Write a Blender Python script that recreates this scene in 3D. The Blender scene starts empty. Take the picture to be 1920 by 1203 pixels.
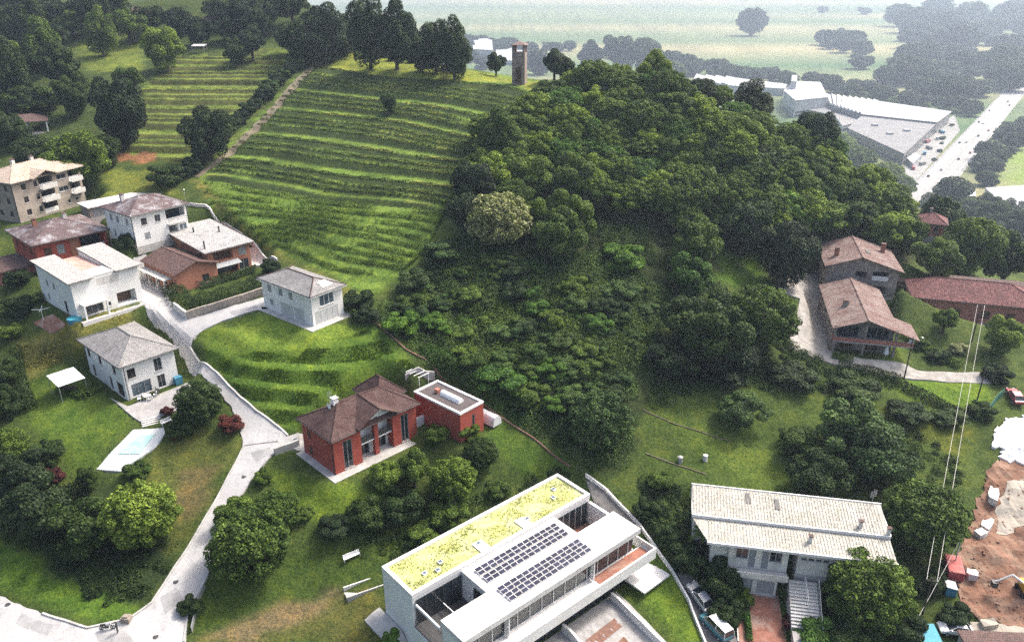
import bpy, bmesh, math, random
import numpy as np
from mathutils import Vector, Matrix
from mathutils.geometry import delaunay_2d_cdt
R = math.radians
sc = bpy.context.scene
col = sc.collection
random.seed(7); rng = np.random.default_rng(7)

# ---------------------------------------------------------------- camera, sky, sun, exposure
CAM_H, PITCH, FPX = 74.0, R(24), 1500.0
cam = bpy.data.cameras.new('camera'); cam.sensor_width = 36; cam.lens = FPX / 1920 * 36
cam.clip_start = 1; cam.clip_end = 40000
camo = bpy.data.objects.new('camera', cam); col.objects.link(camo)
camo.location = (0, 0, CAM_H); camo.rotation_euler = (R(90) - PITCH, 0, 0)
sc.camera = camo
SUN_AZ, SUN_EL = R(32), R(52)          # azimuth counted from +X towards +Y
w = bpy.data.worlds.new('World'); sc.world = w; w.use_nodes = True
nt = w.node_tree
sky = nt.nodes.new('ShaderNodeTexSky'); sky.sky_type = 'NISHITA'; sky.sun_disc = False
sky.sun_elevation = SUN_EL; sky.sun_rotation = R(90) - SUN_AZ
sky.air_density = 1.0; sky.dust_density = 7.0; sky.ozone_density = .6
bg = nt.nodes['Background']; bg.inputs[1].default_value = 0.125
nt.links.new(sky.outputs[0], bg.inputs[0])
sl = bpy.data.lights.new('sun', 'SUN'); sl.energy = 1.5; sl.angle = R(10); sl.color = (1, .96, .9)
slo = bpy.data.objects.new('sun', sl); col.objects.link(slo)
sd = Vector((math.cos(SUN_EL) * math.cos(SUN_AZ), math.cos(SUN_EL) * math.sin(SUN_AZ), math.sin(SUN_EL)))
slo.rotation_euler = sd.to_track_quat('Z', 'Y').to_euler(); slo.location = (60, 80, 150)
sc.view_settings.view_transform = 'Standard'; sc.view_settings.look = 'None'
sc.view_settings.gamma = 1; sc.view_settings.use_curve_mapping = False
sc.view_settings.exposure = 1.5
sc.render.engine = 'CYCLES'
cy = sc.cycles
cy.use_adaptive_sampling = True; cy.adaptive_threshold = .008
cy.max_bounces = 4; cy.diffuse_bounces = 2; cy.glossy_bounces = 2; cy.transmission_bounces = 2
cy.transparent_max_bounces = 6; cy.volume_bounces = 0; cy.use_denoising = False
cy.caustics_reflective = False; cy.caustics_refractive = False

# ---------------------------------------------------------------- camera geometry: a pixel of the survey photo to a point of the place
CT, ST = math.cos(PITCH), math.sin(PITCH)
def ray(px, py):
    u = (px - 960) / FPX; v = (601.5 - py) / FPX
    return np.array([u, CT + v * ST, -ST + v * CT])
CO = np.array([0, 0, CAM_H])
def atz(px, py, z):
    d = ray(px, py); return CO + d * (z - CAM_H) / d[2]
def proj(x, y, z):
    z = z - CAM_H; d = y * CT - z * ST; v = y * ST + z * CT
    return 960 + FPX * x / d, 601.5 - FPX * v / d

# ---------------------------------------------------------------- object helpers
def tag(o, label=None, cat=None, group=None, kind=None):
    if label: o['label'] = label
    if cat: o['category'] = cat
    if group: o['group'] = group
    if kind: o['kind'] = kind
    return o
def empty(name, loc, rz=0, label=None, cat=None, group=None):
    o = bpy.data.objects.new(name, None); col.objects.link(o)
    o.location = loc; o.rotation_euler = (0, 0, rz); o.empty_display_size = .5
    return tag(o, label, cat, group)
def link(name, me, parent=None, mat=None):
    o = bpy.data.objects.new(name, me); col.objects.link(o)
    if mat is not None and not me.materials: me.materials.append(M[mat] if isinstance(mat, str) else mat)
    if parent is not None: o.parent = parent
    return o
class MB:
    """collects simple solids and links them as one mesh"""
    def __init__(s): s.v = []; s.f = []; s.uv = []
    def face(s, pts, uv=None):
        b = len(s.v); s.v += [tuple(p) for p in pts]; s.f.append(tuple(range(b, b + len(pts))))
        s.uv.append(uv or [(p[0] + p[1] * .37, p[2] + p[1] * .61) for p in pts]); return s
    def box(s, x0, y0, z0, x1, y1, z1, skip=''):
        if x0 > x1: x0, x1 = x1, x0
        if y0 > y1: y0, y1 = y1, y0
        if z0 > z1: z0, z1 = z1, z0
        p = [(x0, y0, z0), (x1, y0, z0), (x1, y1, z0), (x0, y1, z0), (x0, y0, z1), (x1, y0, z1), (x1, y1, z1), (x0, y1, z1)]
        for f, d in (((0, 3, 2, 1), 'b'), ((4, 5, 6, 7), 't'), ((0, 1, 5, 4), 's'), ((2, 3, 7, 6), 'n'), ((1, 2, 6, 5), 'e'), ((3, 0, 4, 7), 'w')):
            if d in skip: continue
            q = [p[i] for i in f]
            uv = [(a[0], a[1]) for a in q] if d in 'bt' else ([(a[0], a[2]) for a in q] if d in 'sn' else [(a[1], a[2]) for a in q])
            s.face(q, uv)
        return s
    def slab(s, quad, th):
        """a thick plate under a planar polygon"""
        q = [Vector(p) for p in quad]; n = (q[1] - q[0]).cross(q[2] - q[0]).normalized()
        if n.z < 0: q.reverse(); n = -n
        lo = [p - n * th for p in q]
        e = (q[1] - q[0]).normalized(); f = n.cross(e)
        s.face(q, [((p - q[0]).dot(e), (p - q[0]).dot(f)) for p in q])
        s.face(lo[::-1])
        for i in range(len(q)):
            j = (i + 1) % len(q); s.face([q[i], lo[i], lo[j], q[j]], [(0, 0), (0, th), ((q[j] - q[i]).length, th), ((q[j] - q[i]).length, 0)])
        return s
    def prism(s, poly, z0, z1):
        n = len(poly); a = [(p[0], p[1], z0 if len(p) < 3 else p[2] + z0) for p in poly]; b = [(p[0], p[1], z1 if len(p) < 3 else p[2] + z1) for p in poly]
        s.face(b, [(p[0], p[1]) for p in b]); s.face(a[::-1]); acc = 0
        for i in range(n):
            j = (i + 1) % n; l = math.hypot(a[j][0] - a[i][0], a[j][1] - a[i][1])
            s.face([a[i], a[j], b[j], b[i]], [(acc, a[i][2]), (acc + l, a[j][2]), (acc + l, b[j][2]), (acc, b[i][2])]); acc += l
        return s
    def tube(s, p, q, r0, r1=None, n=8, caps=True):
        r1 = r0 if r1 is None else r1
        p, q = Vector(p), Vector(q); d = (q - p).normalized()
        a = d.orthogonal().normalized(); b = d.cross(a)
        A = [p + (a * math.cos(t) + b * math.sin(t)) * r0 for t in [2 * math.pi * i / n for i in range(n)]]
        B = [q + (a * math.cos(t) + b * math.sin(t)) * r1 for t in [2 * math.pi * i / n for i in range(n)]]
        for i in range(n):
            j = (i + 1) % n; s.face([A[i], A[j], B[j], B[i]])
        if caps: s.face(A[::-1]); s.face(B)
        return s
    def path(s, pts, r, n=6):
        for a, b in zip(pts[:-1], pts[1:]): s.tube(a, b, r, r, n)
        return s
    def mesh(s, name):
        me = bpy.data.meshes.new(name); me.from_pydata(s.v, [], s.f)
        ul = me.uv_layers.new(name='UVMap')
        flat = [c for f in s.uv for c in f]
        ul.data.foreach_set('uv', [k for c in flat for k in c])
        bm = bmesh.new(); bm.from_mesh(me); bmesh.ops.remove_doubles(bm, verts=bm.verts, dist=1e-4)
        bmesh.ops.recalc_face_normals(bm, faces=bm.faces); bm.to_mesh(me); bm.free(); me.update(); return me
    def build(s, name, mat, parent=None, smooth=False):
        me = s.mesh(name); o = link(name, me, parent, mat)
        if smooth:
            for p in me.polygons: p.use_smooth = True
        return o

def quads_mesh(name, V):
    """V: (N,4,3) loose quads, fast"""
    N = len(V); me = bpy.data.meshes.new(name)
    me.vertices.add(4 * N); me.vertices.foreach_set('co', V.reshape(-1).astype(np.float32))
    me.loops.add(4 * N); me.loops.foreach_set('vertex_index', np.arange(4 * N, dtype=np.int32))
    me.polygons.add(N); me.polygons.foreach_set('loop_start', np.arange(0, 4 * N, 4, dtype=np.int32))
    me.polygons.foreach_set('loop_total', np.full(N, 4, np.int32))
    me.update(calc_edges=True); return me
def leaf_quads(P, Nn, S, asp=.62, bend=.25):
    n = len(P); t = rng.normal(size=(n, 3)); Nn = Nn / (np.linalg.norm(Nn, axis=1, keepdims=True) + 1e-9)
    t -= (t * Nn).sum(1, keepdims=True) * Nn; t /= np.linalg.norm(t, axis=1, keepdims=True) + 1e-9
    b = np.cross(Nn, t); S = np.asarray(S).reshape(-1, 1)
    return np.stack([P - t * S, P + b * S * asp + Nn * S * bend, P + t * S, P - b * S * asp + Nn * S * bend], 1)

# ---------------------------------------------------------------- materials
M = {}
def newmat(name):
    m = bpy.data.materials.new(name); m.use_nodes = True; M[name] = m
    n = m.node_tree; return m, n, n.nodes['Principled BSDF']
def N(n, t, **k):
    x = n.nodes.new('ShaderNode' + t)
    for a, b in k.items(): setattr(x, a, b)
    return x
def ramp(n, fac, stops):
    r = N(n, 'ValToRGB'); e = r.color_ramp.elements
    while len(e) < len(stops): e.new(.5)
    for i, (p, c) in enumerate(stops): e[i].position = p; e[i].color = (*c, 1)
    n.links.new(fac, r.inputs[0]); return r.outputs[0]
def noise(n, scale, detail=4, vec=None, rough=.6, dist=0):
    x = N(n, 'TexNoise'); x.inputs['Scale'].default_value = scale; x.inputs['Detail'].default_value = detail
    x.inputs['Roughness'].default_value = rough; x.inputs['Distortion'].default_value = dist
    if vec is None:
        g = N(n, 'NewGeometry'); vec = g.outputs['Position']
    n.links.new(vec, x.inputs['Vector']); return x.outputs[0]
def mixc(n, a, b, fac, mode='MIX'):
    x = N(n, 'Mix', data_type='RGBA', blend_type=mode)
    for s, v in ((6, a), (7, b), (0, fac)):
        if hasattr(v, 'is_output'): n.links.new(v, x.inputs[s])
        else: x.inputs[s].default_value = v if s == 0 else (*v, 1)
    return x.outputs[2]
def bump(n, p, h, strength, dist=.1):
    b = N(n, 'Bump'); b.inputs['Strength'].default_value = strength; b.inputs['Distance'].default_value = dist
    n.links.new(h, b.inputs['Height']); n.links.new(b.outputs[0], p.inputs['Normal'])
def plain(name, c, rough=.7, var=.25, scale=1.2, spec=.3, dirt=None, bmp=.15, metal=0):
    m, n, p = newmat(name)
    k = noise(n, scale, 6); k2 = noise(n, scale * 9, 3)
    lo = tuple(x * (1 - var) for x in c); hi = tuple(min(1, x * (1 + var * .6)) for x in c)
    o = ramp(n, k, [(.3, lo), (.7, hi)])
    o = mixc(n, o, ramp(n, k2, [(.35, (.82, .82, .82)), (.65, (1, 1, 1))]), 1, 'MULTIPLY')
    if dirt:
        d = noise(n, .35, 7, rough=.75); o = mixc(n, o, dirt, ramp(n, d, [(.47, (0, 0, 0)), (.66, (.9, .9, .9))]))
    n.links.new(o, p.inputs['Base Color']); p.inputs['Roughness'].default_value = rough
    p.inputs['Specular IOR Level'].default_value = spec; p.inputs['Metallic'].default_value = metal
    if bmp: bump(n, p, k2, bmp, .03)
    return m
def tiles(name, c1, c2, c3, rough=.7, bw=.3, rh=.38, spec=.3, patch=.5, moss=None):
    """clay or slab roof tiles: courses of tiles along the slope"""
    m, n, p = newmat(name); uv = N(n, 'UVMap')
    b = N(n, 'TexBrick'); n.links.new(uv.outputs[0], b.inputs['Vector'])
    b.inputs['Scale'].default_value = 1; b.inputs['Brick Width'].default_value = bw; b.inputs['Row Height'].default_value = rh
    b.inputs['Mortar Size'].default_value = .025; b.inputs['Mortar Smooth'].default_value = .3
    b.inputs['Color1'].default_value = (*c1, 1); b.inputs['Color2'].default_value = (*c2, 1)
    b.inputs['Mortar'].default_value = (*[x * .35 for x in c1], 1)
    k = noise(n, .45, 6, rough=.7); o = mixc(n, b.outputs[0], c3, ramp(n, k, [(.5 - patch * .3, (0, 0, 0)), (.5 + .22, (.85, .85, .85))]))
    k2 = noise(n, 2.2, 5, rough=.8); o = mixc(n, o, ramp(n, k2, [(.3, (.5, .5, .5)), (.7, (1.3, 1.3, 1.3))]), 1, 'MULTIPLY')
    if moss: o = mixc(n, o, moss, ramp(n, noise(n, .8, 5), [(.55, (0, 0, 0)), (.7, (.6, .6, .6))]))
    n.links.new(o, p.inputs['Base Color']); p.inputs['Roughness'].default_value = rough
    p.inputs['Specular IOR Level'].default_value = spec
    wv = N(n, 'TexWave'); wv.inputs['Scale'].default_value = math.pi / bw / 3.1; wv.bands_direction = 'X'; n.links.new(uv.outputs[0], wv.inputs[0])
    ad = N(n, 'Math', operation='ADD'); n.links.new(wv.outputs[1], ad.inputs[0]); n.links.new(b.outputs[1], ad.inputs[1]); bump(n, p, ad.outputs[0], .5, .05)
    return m
def leaf(name, dark, light, trans=.22, rough=.55, flower=None):
    m, n, p = newmat(name)
    g = N(n, 'NewGeometry'); oi = N(n, 'ObjectInfo')
    o = ramp(n, g.outputs['Random Per Island'], [(0, dark), (.8, light), (1, tuple(min(1, x * 1.5) for x in light))])
    k = noise(n, .22, 3); o = mixc(n, o, ramp(n, k, [(.35, (.5, .58, .55)), (.65, (1.15, 1.18, 1.0))]), 1, 'MULTIPLY')
    o = mixc(n, o, ramp(n, oi.outputs['Random'], [(0, (.7, .76, .8)), (.5, (1, 1, 1)), (1, (1.18, 1.15, .85))]), 1, 'MULTIPLY')
    if flower: o = mixc(n, o, flower, ramp(n, g.outputs['Random Per Island'], [(.55, (0, 0, 0)), (.6, (1, 1, 1))]))
    n.links.new(o, p.inputs['Base Color']); p.inputs['Roughness'].default_value = rough; p.inputs['Specular IOR Level'].default_value = .1
    t = N(n, 'BsdfTranslucent'); n.links.new(mixc(n, o, (1.0, 1.0, .45), 1, 'MULTIPLY'), t.inputs[0])
    mx = N(n, 'MixShader'); mx.inputs[0].default_value = trans
    n.links.new(p.outputs[0], mx.inputs[1]); n.links.new(t.outputs[0], mx.inputs[2])
    n.links.new(mx.outputs[0], n.nodes['Material Output'].inputs[0]); return m
def glass(name, c=(.012, .016, .02), rough=.08, spec=.6):
    m, n, p = newmat(name); k = noise(n, .6, 2)
    n.links.new(ramp(n, k, [(.3, c), (.7, tuple(x * 2.2 for x in c))]), p.inputs['Base Color'])
    p.inputs['Roughness'].default_value = rough; p.inputs['Specular IOR Level'].default_value = spec; return m

plain('plaster_white', (.76, .76, .74), .8, .1, .7, dirt=(.58, .57, .53))
plain('plaster_cream', (.68, .66, .6), .8, .12, .6, dirt=(.42, .4, .36))
plain('plaster_red', (.36, .075, .05), .85, .18, 1.1, dirt=(.26, .06, .045))
plain('plaster_pink', (.42, .17, .13), .85, .18, .9, dirt=(.3, .13, .1))
plain('brick_orange', (.34, .15, .095), .85, .22, 2.0, dirt=(.3, .12, .08))
plain('stone_beige', (.36, .31, .26), .9, .3, 1.4, dirt=(.22, .19, .16), bmp=.4)
plain('stone_grey', (.3, .26, .235), .9, .4, 1.2, dirt=(.14, .12, .11), bmp=.5)
plain('stone_brick_old', (.3, .24, .21), .9, .45, 1.0, dirt=(.16, .13, .12), bmp=.5)
plain('concrete', (.46, .45, .43), .85, .22, .9, dirt=(.3, .29, .27))
plain('concrete_pale', (.62, .6, .57), .85, .15, .7, dirt=(.42, .41, .38))
plain('road_concrete', (.46, .45, .44), .85, .22, .35, dirt=(.26, .26, .26))
plain('asphalt', (.13, .125, .125), .9, .3, .8, dirt=(.2, .19, .18))
plain('gravel', (.36, .34, .31), .95, .35, .9, dirt=(.2, .19, .17), bmp=.5)
plain('pave_terracotta', (.3, .13, .09), .85, .3, 1.5, dirt=(.36, .27, .22))
plain('pave_grey', (.36, .35, .34), .85, .25, 1.2, dirt=(.24, .23, .22))
plain('path_earth', (.17, .14, .1), .95, .3, 1.2, dirt=(.1, .11, .05), bmp=.5)
plain('pave_brown', (.22, .12, .09), .9, .3, 1.6, dirt=(.14, .09, .07))
plain('soil_red', (.19, .1, .065), .95, .5, .4, dirt=(.25, .18, .13), bmp=.8)
plain('soil_pale', (.36, .33, .28), .95, .25, .5, dirt=(.33, .28, .22), bmp=.5)
plain('tarp_white', (.8, .8, .8), .5, .06, .6, dirt=(.6, .6, .6), bmp=.5)
plain('coping_white', (.72, .71, .69), .7, .12, 1.5)
plain('wood_dark', (.09, .055, .035), .8, .3, 2)
plain('wood_pole', (.07, .055, .045), .9, .3, 3)
plain('bark', (.075, .06, .045), .95, .35, 4, bmp=.5)
plain('metal_dark', (.05, .05, .052), .5, .2, 3, spec=.5)
plain('metal_grey', (.3, .31, .32), .45, .2, 2, spec=.5)
plain('shutter_grey', (.3, .32, .33), .6, .1, 2)
plain('shutter_brown', (.1, .06, .04), .7, .2, 2)
plain('shutter_green', (.022, .04, .038), .6, .2, 2)
plain('panel_grey', (.46, .47, .46), .7, .1, 1)
plain('white_paint', (.8, .8, .79), .45, .05, 1, spec=.5, bmp=0)
plain('car_silver', (.5, .52, .54), .3, .05, 1, spec=.6, bmp=0, metal=.4)
plain('car_white', (.78, .78, .77), .3, .04, 1, spec=.6, bmp=0)
plain('car_teal', (.05, .19, .23), .3, .08, 1, spec=.6, bmp=0)
plain('car_red', (.3, .04, .055), .35, .08, 1, spec=.6, bmp=0)
plain('car_dark', (.04, .042, .05), .3, .08, 1, spec=.6, bmp=0)
plain('rubber', (.02, .02, .02), .9, .2, 4)
plain('paint_blue', (.05, .2, .3), .6, .15, 2)
plain('paint_yellow', (.6, .36, .03), .5, .15, 2)
plain('paint_red', (.42, .09, .08), .6, .2, 2, dirt=(.5, .2, .18))
plain('tarp_turquoise', (.05, .3, .38), .6, .15, 1.2)
plain('pool_cover', (.4, .56, .54), .5, .1, .6, dirt=(.16, .5, .47))
plain('pool_paving', (.5, .52, .52), .8, .15, .5, dirt=(.38, .42, .42))
plain('netting', (.05, .16, .12), .8, .2, 3)
plain('cloth_dark', (.03, .03, .04), .9, .2, 5)
plain('cloth_brown', (.1, .07, .05), .9, .2, 5)
plain('skin', (.45, .28, .2), .6, .1, 5)
plain('roof_membrane', (.62, .61, .6), .7, .12, .5, dirt=(.43, .42, .4))
plain('road_patch', (.34, .335, .33), .9, .25, .8, dirt=(.22, .22, .22))
plain('roof_gravel', (.1, .085, .085), .95, .35, 3, bmp=.5)
plain('roof_terrace', (.44, .25, .2), .85, .2, 1.5, dirt=(.5, .38, .33))
plain('factory_white', (.42, .43, .44), .7, .2, .08, dirt=(.3, .31, .31), bmp=0)
plain('factory_grey', (.18, .18, .18), .8, .25, .1, dirt=(.27, .27, .27), bmp=0)
plain('highway', (.33, .325, .315), .9, .15, .05, bmp=0)
plain('yard_far', (.3, .3, .29), .9, .3, .06, dirt=(.2, .2, .18), bmp=0)
tiles('tile_dark', (.06, .03, .027), (.09, .046, .042), (.12, .08, .072), .75, spec=.2)
tiles('tile_brown', (.12, .065, .055), (.16, .095, .08), (.085, .055, .05), .65)
tiles('tile_mixed', (.1, .062, .058), (.14, .09, .085), (.42, .42, .44), .5, .45, .45, spec=.5, patch=.02)  # brown tiles with pale grey patches scattered by noise
tiles('tile_slab', (.3, .29, .28), (.36, .355, .345), (.42, .42, .41), .6, .5, .5, patch=.5)
tiles('tile_grey', (.19, .185, .18), (.24, .235, .23), (.3, .29, .28), .6, .4, .4)
tiles('tile_pale', (.42, .4, .37), (.48, .46, .43), (.34, .32, .3), .6, .5, .5)
tiles('tile_beige', (.42, .3, .23), (.5, .4, .31), (.5, .44, .36), .8, .3, .4, patch=.6)
tiles('tile_old_red', (.15, .085, .075), (.23, .145, .13), (.28, .24, .22), .9, .25, .4, patch=.3, moss=(.16, .13, .1))
tiles('tile_red', (.12, .045, .045), (.3, .14, .13), (.1, .045, .045), .85, .25, .4, patch=.2)
tiles('tile_cream', (.42, .405, .34), (.5, .48, .4), (.5, .48, .44), .7, .28, .7, patch=.5)
glass('glass_dark'); glass('glass_sky', (.05, .07, .085), .05)
glass('panel_cell', (.014, .016, .03), .35, .12)
leaf('leaf_mid', (.027, .05, .011), (.125, .185, .038), .26)
leaf('leaf_dark', (.013, .026, .009), (.05, .08, .024), .16)
leaf('leaf_deep', (.011, .021, .010), (.036, .056, .024), .14)
leaf('leaf_bright', (.05, .083, .014), (.21, .28, .05), .28)
leaf('leaf_yellow', (.055, .09, .014), (.23, .3, .06), .28)
leaf('leaf_fresh', (.03, .075, .014), (.11, .2, .035), .25)
leaf('leaf_scrub', (.02, .04, .014), (.085, .14, .045), .2)
leaf('leaf_plum', (.035, .012, .014), (.13, .035, .04), .15)
leaf('leaf_flower', (.07, .09, .03), (.22, .25, .09), .2, flower=(.36, .37, .19))
leaf('leaf_vine', (.04, .075, .012), (.15, .22, .04), .25)
leaf('leaf_bank', (.024, .042, .012), (.085, .12, .03), .2)
leaf('leaf_far', (.02, .034, .018), (.055, .08, .038), .15)
leaf('grass_blade', (.05, .095, .012), (.13, .2, .03), .3)
leaf('grass_straw', (.12, .11, .04), (.32, .29, .13), .3)
leaf('sedum', (.27, .28, .09), (.46, .45, .2), .2)

# ---------------------------------------------------------------- the terrain
CPX = [  # pixel of the survey photo and height there
 (0,1110,-1),(100,1170,-1.5),(250,1180,-1),(0,1203,-2),(330,1100,0),(360,1000,2),(430,900,5),(480,830,7.5),(430,750,10.5),(380,690,12.5),
 (350,640,14.5),(310,580,16.5),(280,530,17.2),(265,490,18.5),(100,950,3),(250,1090,0.2),(20,1000,1.5),(330,900,4.2),(240,850,6.6),(100,800,8),
 (260,760,9.5),(120,730,10),(50,650,13),(150,640,13.5),(30,560,16.5),(200,610,16),(150,600,17.2),(250,570,17.6),
 (255,466,22.5),(330,530,17.3),(420,510,18),(480,500,19),(500,578,18.6),(589,612,18.5),(641,588,18.8),(400,600,17),
 (380,640,15),(460,665,15.6),(560,680,15.2),(600,740,12.2),(540,800,8.6),(450,745,11),(690,620,17.6),(760,690,13.6),(640,560,20),
 (628,900,6),(790,815,7.2),(902,815,7.2),(577,850,6.8),(750,720,12.4),(540,840,7),(820,700,13),(940,800,7.4),
 (700,920,4.5),(600,970,3),(500,1000,2),(430,1130,-1.6),(640,1040,.2),(560,1150,-2.8),(700,1203,-4.4),(440,1203,-3),(722,1130,-2.6),
 (920,940,1.6),(1060,880,2.4),(1200,1080,-4),(1240,1130,-4.6),(1310,1203,-6),(1150,930,1),(1215,1010,-1.6),(1265,1075,-3.4),(1000,1300,-6),
 (700,600,18.2),(870,440,26.5),(1000,440,25.5),(1250,500,20),(1000,550,19.5),(850,600,17),(1100,620,15.5),(900,700,12.2),(1050,750,9.4),
 (1200,650,13.2),(1000,830,5.6),(1160,900,2),(950,800,7.2),(1100,850,4.6),
 (606,110,46),(756,131,46),(506,201,38),(631,212,38),(756,226,38),(901,255,38),(444,284,32),(589,303,32),(714,318,32),(855,334,32),
 (415,326,29),(548,347,29),(672,368,29),(830,390,29),(402,351,27.5),(589,384,27.5),(818,405,27.6),(477,430,23.5),(631,455,23.5),(756,476,23.8),
 (527,459,21.5),(714,509,21.6),(380,390,25.5),(972,158,45),(1040,152,44),(880,140,45.6),(700,101,47),(630,93,48),
 (250,280,32),(300,200,38),(330,110,46),(350,330,28.6),(210,340,27.5),(300,350,27),(180,90,48),(0,200,37),(0,300,29.5),(100,150,42),(0,100,45),(100,50,50),(300,50,53.5),
 (480,40,55),(590,60,52.5),(0,10,56),(300,5,61),(540,5,61),(60,400,24),(160,390,24.5),(0,420,23),(0,480,20),(60,520,18.5),
 (1180,440,24),(1390,500,16.5),(1558,657,9),(1500,620,10.5),(1490,530,13.5),(1545,520,12.5),(1650,690,8),(1500,650,9.5),(1830,700,7),(1900,745,5.5),(1720,640,8.6),(1900,640,8),
 (1300,690,10),(1250,760,7),(1400,760,6.5),(1550,750,6),(1700,740,6.4),(1300,850,3.6),(1450,900,1.4),(1800,860,2.2),(1600,950,0),(1480,990,-.8),
 (1850,1000,-1.5),(1900,900,1),(1880,1150,-4),(1430,1100,-4.2),(1430,1200,-6),(1340,1150,-5.8),(1600,1150,-5),(1750,1100,-3.6),(1920,1203,-5),(1250,950,.6),(1300,1040,-2)]
CW = [(30,215,47),(55,205,40),(80,190,26),(85,165,15),(110,168,6),(130,190,-2),(150,160,4),(170,130,4),(150,100,0),(120,60,-6),(60,40,-9),(0,35,-10),(-60,40,-6),(-120,50,-4),
 (-120,90,4),(-150,140,18),(-170,200,34),(-220,300,50),(-40,330,38),(10,270,36),(40,260,28),(-160,420,62),(-260,480,66),(-110,400,52),(20,190,43),(50,175,34),(70,160,22)]
PTS = np.array([[*atz(a, b, c)[:2], c] for a, b, c in CPX] + [list(map(float, c)) for c in CW])
def tps_fit(P, lam=.4):
    X = P[:, :2] / 100; n = len(X); r2 = ((X[:, None] - X[None]) ** 2).sum(-1)
    K = .5 * r2 * np.log(r2 + 1e-12); K[np.diag_indices(n)] += lam * 1e-3
    A = np.zeros((n + 3, n + 3)); A[:n, :n] = K; A[:n, n] = 1; A[:n, n + 1:] = X; A[n, :n] = 1; A[n + 1:, :n] = X.T
    return X, np.linalg.solve(A, np.concatenate([P[:, 2], np.zeros(3)]))
TX, TWt = tps_fit(PTS)
def sstep(a, b, x): t = np.clip((x - a) / (b - a), 0, 1); return t * t * (3 - 2 * t)
PLAIN_Z = -88.0
def tps(x, y):
    sh = np.shape(x); x = np.ravel(np.clip(x, -280, 200)) / 100; y = np.ravel(np.clip(y, 25, 500)) / 100; n = len(TX); out = np.empty(len(x))
    for i in range(0, len(x), 20000):
        a = x[i:i + 20000]; b = y[i:i + 20000]
        r2 = (a[:, None] - TX[None, :, 0]) ** 2 + (b[:, None] - TX[None, :, 1]) ** 2
        out[i:i + 20000] = .5 * (r2 * np.log(r2 + 1e-12)) @ TWt[:n] + TWt[n] + a * TWt[n + 1] + b * TWt[n + 2]
    return out.reshape(sh)
def base_h(x, y):
    z = np.clip(tps(x, y), -14, 68)
    y0 = np.interp(x, [-300, -140, -90, 0, 60, 100, 200], [560, 520, 400, 262, 238, 215, 205])
    wq = np.maximum(sstep(0, 1, (y - y0) / 190), sstep(165, 330, x))
    wq = np.maximum(wq, sstep(300, 700, -x - 0 * y))
    return z * (1 - wq) + PLAIN_Z * wq
def inpoly(px, py, poly):
    r = np.zeros(np.shape(px), bool); n = len(poly)
    for i in range(n):
        x0, y0 = poly[i]; x1, y1 = poly[(i + 1) % n]
        c = ((y0 > py) != (y1 > py)) & (px < (x1 - x0) * (py - y0) / (y1 - y0 + 1e-12) + x0); r ^= c
    return r
# house pads: front corner, angle, length along the right side, along the left side, floor height
PADS = {}
def pad(key, o, ang, lx, ly, z): PADS[key] = (np.array(o[:2], float), R(ang), lx, ly, z)
pad('F', (-62.1, 112.2), 48, 10, 16, 9.5)
pad('H', (-33.1, 121.2), 51.5, 7.7, 14.6, 18.6)
pad('D', (-73.9, 149.5), 53, 12.8, 11.6, 23)
pad('B', (-91.8, 145.2), 47, 15, 15, 18.5)
pad('E', (-75.2, 126.3), 50, 12.7, 15, 17.7)
pad('A', (-104.4, 163.5), 67, 18.2, 12, 23.6)
pad('GL', (-62.8, 139.2), 50, 9.5, 13, 17.4)
pad('GR', (-59.1, 145.8), 47, 10.6, 17.6, 17.6)
pad('I', tuple(atz(621, 830, 12.2)[:2]), 44.5, 16, 9.5, 6.2)
pad('IA', (-7.8, 104.2), 48, 5, 10.3, 7.2)
pad('J', (-12.0, 74.3), 41, 31, 6.6, -2.6)
pad('JF', (-12.0 + .656 * 10, 74.3 - .755 * 10), 41, 31, 10, -4.6)
pad('K', (25.26, 91.18), -10.5, 26, 6, -1)
pad('LU', (64.3, 154.6), -13, 14.8, 14.6, 11.4)
pad('LL', (58.2, 131.7), -13, 11.2, 22, 9)
pad('M', (81, 149.9), -16, 24, 10, 8)
VINE_MAIN = [(375,345),(430,280),(520,190),(600,105),(640,92),(760,118),(960,130),(1030,150),(960,200),(900,260),(870,330),(835,400),(800,470),(735,530),(690,560),(640,520),(560,490),(480,450),(400,400)]
VINE_LEFT = [(215,285),(250,230),(265,170),(330,105),(480,100),(560,90),(520,150),(455,230),(400,290),(360,310)]
def pxmask(X, Y, Z, poly): px, py = proj(X, np.maximum(Y, 5), Z); return inpoly(px, py, poly)
def axis(lo, hi, step, far_lo, far_hi, g=1.12):
    a = list(np.arange(lo, hi + 1e-6, step)); s = step
    while a[-1] < far_hi: s *= g; a.append(a[-1] + s)
    s = step; b = []; x = lo
    while x > far_lo: s *= g; x -= s; b.append(x)
    return np.array(b[::-1] + a)
GX = axis(-135, 130, .85, -7800, 7800); GY = axis(48, 268, .5, -300, 13000)
XX, YY = np.meshgrid(GX, GY); ZB = base_h(XX, YY); ZZ = ZB.copy()
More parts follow.
